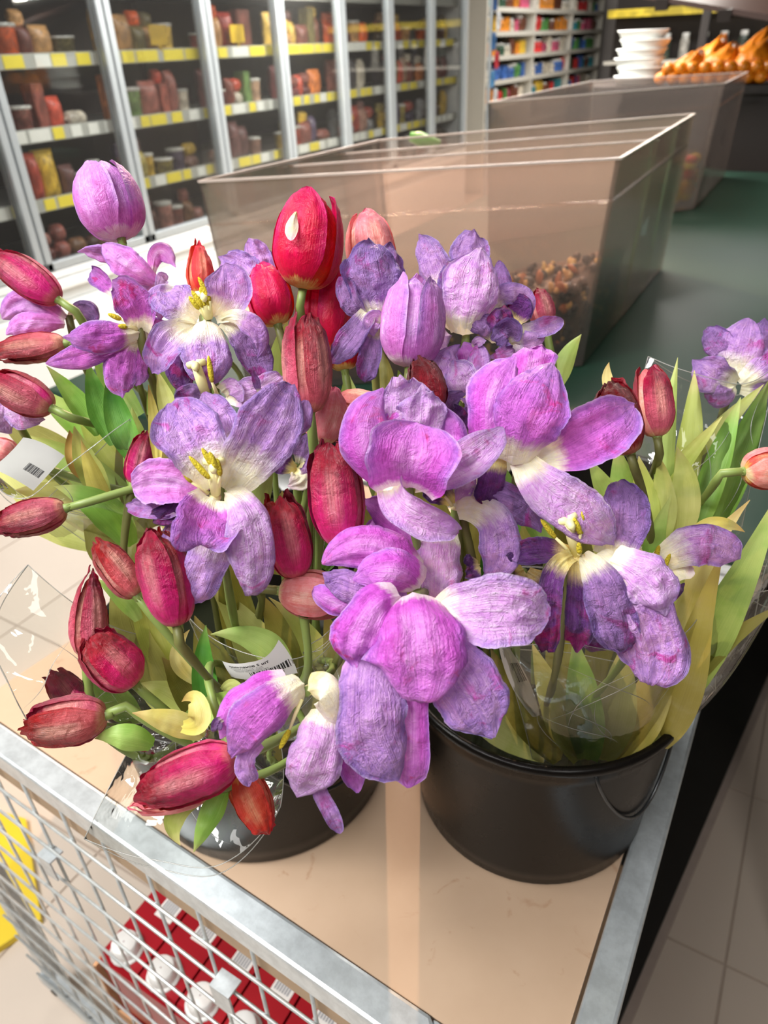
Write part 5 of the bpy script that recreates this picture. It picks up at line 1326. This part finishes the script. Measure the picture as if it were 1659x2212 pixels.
# ---- leaves ----------------------------------------------------------------------
LV = [
 # right side
 ('r29', [(1208, 830, .53), (1222, 780, .53), (1256, 722, .525)], 46, 'g'), ('r27', [(1322, 850, .46), (1312, 815, .46), (1316, 782, .455)], 26, 'y'),
 ('r27', [(1345, 1130, .49), (1310, 1060, .485), (1270, 990, .48)], 52, 'g'), ('r27', [(1400, 1180, .50), (1392, 1080, .50), (1380, 985, .50)], 66, 'yg'),
 ('r28', [(1430, 1140, .51), (1440, 960, .51), (1464, 772, .51)], 44, 'g'), ('r28', [(1420, 1180, .50), (1432, 1090, .495), (1424, 985, .49)], 62, 'yg'),
 ('r28', [(1470, 1160, .505), (1482, 1070, .50), (1462, 965, .495)], 66, 'yg'), ('r28', [(1500, 1160, .52), (1550, 1000, .52), (1600, 858, .525)], 62, 'g'),
 ('p22', [(1540, 1150, .53), (1600, 980, .535), (1662, 820, .54)], 74, 'g'), ('p22', [(1480, 1000, .55), (1560, 920, .55), (1650, 830, .55)], 40, 'yg'),
 ('p22', [(1470, 1100, .54), (1490, 960, .54), (1500, 800, .545)], 56, 'yg'), ('r30', [(1370, 1570, .62), (1500, 1420, .54), (1600, 1250, .49), (1690, 1050, .465)], 112, 'g'),
 ('r30', [(1420, 1610, .60), (1490, 1440, .51), (1520, 1320, .48), (1565, 1180, .47)], 90, 'y'), ('r30', [(1430, 1500, .58), (1470, 1330, .51), (1520, 1210, .49), (1620, 1080, .485)], 90, 'y'),
 ('r30', [(1390, 1400, .56), (1400, 1260, .50), (1420, 1150, .49), (1450, 1070, .485)], 84, 'g'), ('p21', [(1480, 1180, .47), (1540, 1135, .46), (1610, 1150, .465)], 40, 'y'),
 ('p21', [(1390, 1580, .60), (1510, 1440, .54), (1620, 1350, .51), (1700, 1300, .50)], 60, 'ol'), ('p21', [(1400, 1330, .49), (1440, 1240, .48), (1480, 1150, .48)], 86, 'yg'),
 ('r27', [(1350, 1150, .50), (1440, 1040, .51), (1560, 900, .52)], 50, 'yg'), ('r28', [(1360, 1160, .52), (1350, 1060, .52), (1330, 960, .52)], 70, 'g'),
 ('p14', [(1095, 1180, .46), (1100, 1090, .46), (1085, 1000, .46)], 60, 'dg'), ('p14', [(1180, 1180, .48), (1150, 1090, .48), (1120, 1010, .47)], 70, 'g'), ('p16', [(1160, 1200, .49), (1140, 1120, .49), (1150, 1010, .49)], 90, 'ol'),
 ('p16', [(1040, 1330, .52), (1030, 1200, .51), (1020, 1050, .50)], 110, 'ol'), ('p16', [(1090, 1330, .52), (1080, 1230, .51), (1070, 1090, .50)], 90, 'dg'), ('p15', [(900, 1330, .51), (890, 1200, .50), (880, 1080, .49)], 110, 'ol'), ('p15', [(960, 1300, .52), (930, 1150, .51), (900, 1000, .50)], 130, 'ol'), ('p15', [(830, 1280, .50), (820, 1180, .49), (812, 1060, .48)], 90, 'yg'), ('p8', [(780, 1000, .52), (760, 900, .52), (750, 800, .52)], 70, 'g'), ('p12', [(960, 1000, .52), (900, 900, .52), (860, 800, .52)], 90, 'dg'),
 ('p20', [(1240, 1300, .50), (1230, 1200, .495), (1220, 1080, .49)], 110, 'ol'), ('p20', [(1300, 1300, .51), (1290, 1200, .505), (1285, 1080, .50)], 110, 'yg'), ('p21', [(1370, 1330, .50), (1350, 1230, .50), (1345, 1100, .50)], 100, 'g'),
 # lower right, inside the film
 ('p20', [(1255, 1640, .60), (1200, 1520, .56), (1150, 1390, .52)], 80, 'yg'), ('p20', [(1270, 1640, .595), (1262, 1520, .555), (1240, 1370, .51)], 86, 'g'),
 ('p20', [(1300, 1640, .595), (1330, 1520, .555), (1350, 1380, .51)], 96, 'yg'), ('p21', [(1330, 1640, .60), (1400, 1520, .56), (1450, 1380, .51)], 96, 'y'),
 ('p21', [(1370, 1620, .60), (1460, 1480, .56), (1510, 1340, .52)], 90, 'yg'), ('p18', [(1210, 1640, .605), (1120, 1520, .56), (1060, 1400, .51)], 80, 'ol'),
 ('p18', [(1180, 1630, .61), (1040, 1540, .57), (960, 1430, .53)], 76, 'yg'), ('p16', [(1250, 1620, .61), (1220, 1460, .58), (1190, 1300, .54)], 100, 'ol'), ('p16', [(1320, 1620, .61), (1310, 1470, .58), (1290, 1300, .54)], 110, 'ol'),
 # centre, behind the film
 ('r12', [(600, 1560, .53), (560, 1420, .50), (450, 1260, .47)], 120, 'yg'), ('r12', [(640, 1560, .54), (620, 1420, .51), (560, 1280, .47)], 100, 'ol'), ('r12', [(680, 1560, .54), (690, 1440, .51), (580, 1290, .465)], 74, 'yg'),
 ('r12', [(620, 1470, .48), (580, 1400, .475), (455, 1370, .47)], 70, 'g'), ('p19', [(740, 1580, .54), (740, 1470, .51), (700, 1320, .48)], 100, 'ol'), ('p7', [(560, 1450, .52), (520, 1340, .49), (490, 1180, .45)], 90, 'ol'),
 ('p7', [(545, 1130, .43), (570, 1050, .42), (588, 985, .415)], 46, 'g'), ('r10', [(590, 1240, .46), (600, 1160, .46), (610, 1060, .46)], 80, 'ol'), ('r11', [(700, 1230, .45), (715, 1200, .45), (690, 1130, .45)], 40, 'dg'), ('p17', [(760, 1220, .46), (780, 1170, .46), (770, 1060, .46)], 110, 'ol'),
 ('r6', [(605, 860, .50), (600, 790, .50), (622, 690, .49)], 50, 'g'), ('r3', [(330, 900, .50), (350, 830, .50), (360, 740, .50)], 60, 'g'), ('p8', [(830, 850, .50), (828, 800, .50), (826, 760, .50)], 46, 'ol'),
 # left
 ('p3', [(250, 960, .50), (215, 880, .50), (190, 780, .495)], 60, 'dg'), ('p3', [(215, 940, .51), (160, 860, .51), (100, 790, .50)], 52, 'g'), ('p3', [(300, 1000, .49), (255, 900, .49), (235, 800, .485)], 66, 'dg'),
 ('r26', [(320, 1100, .51), (300, 1000, .505), (285, 880, .50)], 80, 'g'), ('r26', [(230, 1080, .52), (190, 1010, .515), (160, 920, .51)], 60, 'yg'), ('r26', [(240, 1120, .51), (210, 1050, .505), (175, 950, .50)], 44, 'y'),
 ('r24', [(210, 1040, .52), (170, 990, .52), (150, 930, .52)], 60, 'br'), ('r25', [(280, 1180, .52), (210, 1090, .50), (115, 1050, .495)], 80, 'g'), ('r26', [(340, 1000, .48), (335, 920, .48), (320, 830, .475)], 30, 'y'), ('p4', [(390, 960, .47), (370, 900, .47), (340, 800, .47)], 50, 'yg'),
 ('r14', [(300, 1340, .48), (260, 1290, .475), (205, 1250, .47)], 40, 'g'), ('r25', [(250, 1230, .53), (220, 1170, .53), (180, 1120, .53)], 80, 'ol'),
 ('r25', [(330, 1220, .56), (220, 1130, .55), (90, 1090, .54)], 90, 'yg'), ('r24', [(300, 1120, .56), (190, 1020, .55), (60, 940, .54)], 90, 'g'), ('r24', [(260, 1160, .58), (150, 1080, .57), (30, 1060, .56)], 100, 'ol'), ('r23', [(300, 1060, .57), (230, 960, .56), (160, 840, .56)], 80, 'yg'), ('r22', [(330, 1140, .57), (290, 1030, .56), (270, 900, .55)], 90, 'ol'), ('r32', [(240, 1180, .60), (120, 1130, .59), (-20, 1110, .58)], 90, 'yg'),
 ('r26', [(400, 1180, .52), (370, 1080, .51), (345, 960, .50)], 90, 'yg'), ('r15', [(330, 1480, .52), (280, 1360, .51), (250, 1230, .50)], 90, 'ol'), ('r14', [(380, 1460, .51), (330, 1340, .50), (300, 1200, .49)], 90, 'yg'), ('r17', [(300, 1560, .50), (240, 1500, .50), (200, 1440, .49)], 70, 'g'), ('r22', [(300, 900, .54), (240, 820, .54), (200, 720, .53)], 60, 'g'),
 ('r32', [(190, 1170, .60), (90, 1070, .58), (-40, 960, .57)], 110, 'yg'), ('r24', [(210, 1080, .59), (110, 980, .58), (-10, 900, .57)], 100, 'ol'), ('r23', [(260, 1000, .58), (150, 900, .57), (60, 830, .56)], 70, 'g'),
 # front left
 ('r18', [(330, 1610, .43), (260, 1590, .42), (205, 1596, .425)], 62, 'g'), ('r18', [(440, 1590, .43), (370, 1560, .42), (285, 1540, .415)], 60, 'y'), ('r18', [(395, 1570, .415), (432, 1548, .405), (424, 1512, .41), (392, 1516, .42)], 52, 'y'),
 ('r13', [(400, 1600, .45), (450, 1530, .435), (515, 1490, .425)], 62, 'g'), ('r13', [(480, 1490, .44), (505, 1480, .435), (520, 1500, .43), (508, 1512, .43)], 26, 'yg'), ('r13', [(460, 1560, .46), (440, 1450, .46), (445, 1350, .46)], 60, 'dg'),
 ('r19', [(490, 1690, .41), (455, 1760, .40), (418, 1842, .40)], 54, 'g'), ('r19', [(430, 1730, .415), (375, 1780, .415), (390, 1826, .415)], 52, 'yg'), ('r16', [(420, 1470, .47), (385, 1420, .465), (410, 1360, .46)], 40, 'y'), ('r16', [(440, 1560, .48), (400, 1490, .48), (350, 1420, .475)], 70, 'ol'), ('r16', [(400, 1540, .48), (340, 1500, .48), (290, 1480, .475)], 80, 'yg'),
 ('r16', [(420, 1540, .50), (330, 1440, .50), (310, 1330, .50)], 90, 'ol'), ('r13', [(500, 1580, .51), (470, 1470, .50), (420, 1330, .49)], 110, 'ol'),
]
for L_ in LV:
    leaf(L_[0], L_[1], L_[2], L_[3], cup=RN.choice([.12, .2, -.15]), roll=RN.uniform(-15, 15))

SEED[0] += 1
pm_ = ribbon('pale_mark', [(640, 458, .4405, 20), (631, 488, .4388, 30), (628, 522, .4382, 26)], PM['cream'], TULIPS['r1'], cup=-.12, wr=.3, seed=SEED[0], nv=12, nu=9)
pm_['label'] = 'cream scar on the front petal'
# ------------------------------------------------------------------ clear film sleeves
def surf(rows, nu, nv):
    R_ = []
    for r in rows:
        R_.append(catmull([tuple(at(*p)) for p in r], nu))
    R_ = np.array(R_)
    out = np.empty((nv, nu, 3))
    for i in range(nu): out[:, i] = catmull(R_[:, i], nv)
    return out
def sleeve(label, rows, back=.05, seed=1, fold=.0025, nu=30, nv=26, ragged=.008, creases=4):
    FR = []
    G = surf(rows, nu, nv)
    root = empty('film_sleeve', tuple(G[0].mean(axis=0))); tag(root, label, 'film sleeve', 'clear film sleeves around the bunches')
    c = np.array(CAM)
    def shell(name, sgn):
        V = []
        for j in range(nv):
            v = j / (nv - 1)
            for i in range(nu):
                u = i / (nu - 1)
                p = G[j, i].copy(); d = p - c; d /= np.linalg.norm(d)
                if sgn: p = p + d * (back * math.sin(math.pi * u) ** .9 * (.5 + .5 * v)) + np.array((0, 0, -.01)) * v * math.sin(math.pi * u)
                q = Vector(p)
                n_ = mnoise.noise(Vector((u * 4 + seed * 3, v * 1.6, seed))) + 1.1 * (abs(mnoise.noise(Vector((u * 5.5 + v * 2.2, v * 4.2 - u * 1.5, seed * 2 + 5)))) - .25) + .35 * (abs(mnoise.noise(Vector((u * 13, v * 9, seed + 15)))) - .25)
                p = p - d * fold * n_ * 1.6
                if v > .8: p = p + (G[j, i] - G[j - 1, i]) * 2.2 * ragged * 100 * (v - .8) * mnoise.noise(Vector((u * 3.3, seed, 2)))
                V.append(p)
        Fs = [(j * nu + i, j * nu + i + 1, (j + 1) * nu + i + 1, (j + 1) * nu + i) for j in range(nv - 1) for i in range(nu - 1)]
        o = mesh_obj(name, V, Fs, FILM, None, True); under(o, root); FR.append(V)
        # visible rolled cut edge
        e = MB().tube([Vector(V[(nv - 1) * nu + i]) for i in range(nu)], .00035, 5).build('cut_edge', EDGE, None, True); under(e, root)
        if not sgn:
            for col in (0, nu - 1):
                e = MB().tube([Vector(V[j * nu + col]) for j in range(nv)], .00035, 5).build('seam', EDGE, None, True); under(e, root)
    shell('front_film', 0); shell('back_film', 1)
    rg = random.Random(seed * 13)
    for k in range(creases):        # glints along film creases, laid on as thin pale tubes
        u0, u1 = rg.uniform(.05, .95), rg.uniform(.05, .95); v0 = rg.uniform(.15, .6); v1 = min(.98, v0 + rg.uniform(.25, .5)); bend = rg.uniform(-.15, .15)
        pts = []
        for i in range(18):
            s_ = i / 17; uu = min(max(u0 + (u1 - u0) * s_ + bend * math.sin(math.pi * s_), 0), 1) * (nu - 1); vv = (v0 + (v1 - v0) * s_) * (nv - 1)
            a = min(int(uu), nu - 2); b = min(int(vv), nv - 2); fx, fy = uu - a, vv - b
            F0 = FR[0]
            g = lambda jj, ii: np.array(F0[jj * nu + ii])
            q = g(b, a) * (1 - fx) * (1 - fy) + g(b, a + 1) * fx * (1 - fy) + g(b + 1, a) * (1 - fx) * fy + g(b + 1, a + 1) * fx * fy
            d = c - q; pts.append(Vector(q + d / np.linalg.norm(d) * .0004))
        rad = [.0003 * math.sin(math.pi * min(max(i / 17, .04), .96)) for i in range(18)]
        under(MB().tube(pts, rad, 5).build('crease', EDGE, None, True), root)
    return root, G
EDGE = film_mat('film_edge_highlight', (.9, .92, .9), .35, .9, .1, 30, .1)
s1, G1 = sleeve('clear film sleeve wrapped round the stems in the right-hand bucket', [
    [(1150, 1640, .60), (1230, 1662, .592), (1320, 1655, .592), (1400, 1610, .60)],
    [(1120, 1520, .545), (1230, 1545, .515), (1370, 1535, .515), (1460, 1490, .545)],
    [(1085, 1402, .515), (1220, 1390, .47), (1390, 1410, .462), (1512, 1325, .49)]], .07, 1, .004, creases=8)
s2, G2 = sleeve('clear film sleeve flaring over the right rail', [
    [(1395, 1620, .61), (1440, 1590, .61), (1475, 1540, .62), (1480, 1500, .63)],
    [(1440, 1510, .56), (1540, 1490, .555), (1600, 1400, .57), (1570, 1300, .59)],
    [(1490, 1250, .50), (1600, 1280, .51), (1690, 1260, .53), (1690, 1090, .56)]], .06, 2, .003)
s3, G3 = sleeve('clear film sleeve drooping over the front rail below the crimson buds', [
    [(350, 1500, .50), (440, 1510, .49), (520, 1530, .485), (600, 1580, .485)],
    [(262, 1650, .465), (380, 1715, .44), (500, 1735, .43), (612, 1690, .45)],
    [(182, 1812, .445), (330, 1858, .425), (480, 1866, .415), (606, 1742, .435)]], .025, 3, .0009)
s4, G4 = sleeve('clear film sleeve with a printed barcode sticker in the middle of the front bunch', [
    [(540, 1590, .535), (620, 1600, .525), (700, 1590, .525), (780, 1560, .535)],
    [(470, 1470, .49), (570, 1490, .47), (680, 1470, .47), (760, 1440, .48)],
    [(405, 1330, .47), (500, 1400, .455), (650, 1420, .45), (765, 1310, .46)]], .05, 4, .003)
s5, G5 = sleeve('clear film sleeve with a white sticker at the far left', [
    [(230, 1200, .56), (275, 1210, .55), (310, 1200, .55), (340, 1180, .555)],
    [(100, 1110, .52), (190, 1110, .505), (270, 1080, .50), (330, 1020, .51)],
    [(-40, 1000, .49), (60, 1075, .475), (140, 1010, .475), (280, 905, .49)]], .05, 5, .003)
s6, G6 = sleeve('wide clear film sleeve spreading over the board at the left edge', [
    [(320, 1560, .50), (330, 1500, .50), (320, 1430, .50), (300, 1370, .505)],
    [(190, 1570, .46), (200, 1490, .455), (200, 1420, .455), (200, 1330, .465)],
    [(60, 1560, .45), (20, 1480, .43), (-20, 1400, .43), (60, 1220, .45)]], .05, 6, .002)
s7, G7 = sleeve('crinkled clear film corner between the salmon bud and the hanging tulip', [
    [(700, 1520, .52), (740, 1530, .515), (790, 1510, .515)],
    [(670, 1430, .475), (730, 1440, .46), (790, 1420, .465)],
    [(655, 1410, .455), (700, 1370, .44), (770, 1330, .44)]], .03, 7, .004, 20, 18)
s8, G8 = sleeve('clear film sleeve standing behind the leaves at the right', [
    [(1380, 1180, .54), (1450, 1190, .53), (1540, 1180, .53), (1600, 1150, .54)],
    [(1370, 960, .535), (1450, 980, .52), (1570, 970, .52), (1650, 920, .53)],
    [(1400, 770, .55), (1480, 800, .535), (1600, 830, .535), (1690, 760, .55)]], .06, 8, .003)

# printed stickers, each a curved sheet lying on the film
PAPER = simple('white_sticker_paper', (206, 206, 206), .5, var=.02)
INK = simple('black_ink', (28, 28, 30), .6, var=.1)
def sticker(root, rows, label=None, paper=None):
    G = surf(rows, 22, 14)
    c = np.array(CAM); V = []; nv, nu = 14, 22
    for lay in (0, .0004):
        for j in range(nv):
            for i in range(nu):
                d = G[j, i] - c; V.append(G[j, i] + d / np.linalg.norm(d) * lay)
    n = nu * nv; Fs = []
    for j in range(nv - 1):
        for i in range(nu - 1):
            k = j * nu + i; Fs.append((k, k + 1, k + nu + 1, k + nu)); Fs.append((n + k, n + k + nu, n + k + nu + 1, n + k + 1))
    o = mesh_obj('sticker', V, Fs, paper or PAPER, None, True); under(o, root)
    if label: o['label'] = label
    def P_(u, v):       # u right, v up, 0..1, just above the paper
        x = min(max(u, 0), 1) * (nu - 1); y = min(max(v, 0), 1) * (nv - 1)
        i = min(int(x), nu - 2); j = min(int(y), nv - 2); fx, fy = x - i, y - j
        p = G[j, i] * (1 - fx) * (1 - fy) + G[j, i + 1] * fx * (1 - fy) + G[j + 1, i] * (1 - fx) * fy + G[j + 1, i + 1] * fx * fy
        d = c - p; return p + d / np.linalg.norm(d) * .0003
    return o, P_
def text_on(st, P_, body, u0, v0, h, wscale, name='lettering', bold=0):
    cu = bpy.data.curves.new('txt', 'FONT'); cu.body = body; cu.size = 1; cu.resolution_u = 3; cu.offset = bold
    to = bpy.data.objects.new('txt', cu); COL.objects.link(to)
    bpy.context.view_layer.update()
    me = bpy.data.meshes.new_from_object(to.evaluated_get(bpy.context.evaluated_depsgraph_get()))
    bpy.data.objects.remove(to)
    for v in me.vertices:
        p = P_(u0 + v.co.x * h * wscale, v0 + v.co.y * h); v.co = Vector(p)
    me.materials.clear()
    me.update()
    o = link_mesh(name, me, INK, None)
    o.parent = st
    return o
def bars_on(st, P_, u0, u1, v0, v1, n, seed):
    rg = random.Random(seed); V = []; Fs = []; u = u0
    while u < u1:
        wdt = (u1 - u0) / n * rg.choice([.5, .5, 1, 1.5]); k = len(V)
        V += [P_(u, v0), P_(u + wdt, v0), P_(u + wdt, v1), P_(u, v1)]; Fs.append((k, k + 1, k + 2, k + 3)); u += wdt + (u1 - u0) / n * rg.choice([.5, 1, 1])
    o = mesh_obj('barcode', V, Fs, INK, None); o.parent = st
st, P4 = sticker(s4, [
    [(500, 1462, .462), (545, 1468, .452), (592, 1462, .449), (643, 1454, .453)],
    [(492, 1450, .460), (540, 1452, .448), (585, 1440, .445), (628, 1418, .449)],
    [(480, 1428, .458), (530, 1432, .446), (575, 1418, .442), (602, 1382, .446)]], 'curled white sticker with barcode and Cyrillic print')
text_on(st, P4, 'тюльпанов 5 шт', .10, .74, .15, .55, 'lettering', .02)
text_on(st, P4, 'Тюльпан в букете - 5 шт', .12, .65, .07, .62)
text_on(st, P4, 'цветы срезанные, букет', .16, .58, .065, .62)
text_on(st, P4, 'хранить при температуре', .18, .51, .065, .62)
bars_on(st, P4, .40, .95, .25, .47, 30, 4)
text_on(st, P4, '108', .74, .14, .10, .75)
st, P5 = sticker(s5, [
    [(-20, 1012, .498), (30, 1034, .49), (72, 1060, .488)],
    [(14, 985, .496), (60, 1008, .488), (100, 1030, .486)],
    [(50, 945, .494), (95, 958, .488), (140, 985, .488)]], 'white sticker with faint barcode', simple('greyed_sticker_paper', (150, 150, 146), .5))
bars_on(st, P5, .55, .9, .3, .5, 20, 8)
st, P1 = sticker(s1, [
    [(1150, 1548, .556), (1158, 1548, .552), (1166, 1544, .550)],
    [(1104, 1480, .535), (1124, 1480, .528), (1142, 1470, .524)],
    [(1078, 1400, .515), (1092, 1396, .508), (1102, 1402, .504)]], 'narrow edge-on white sticker with barcode')
bars_on(st, P1, .45, .95, .55, .8, 16, 3)
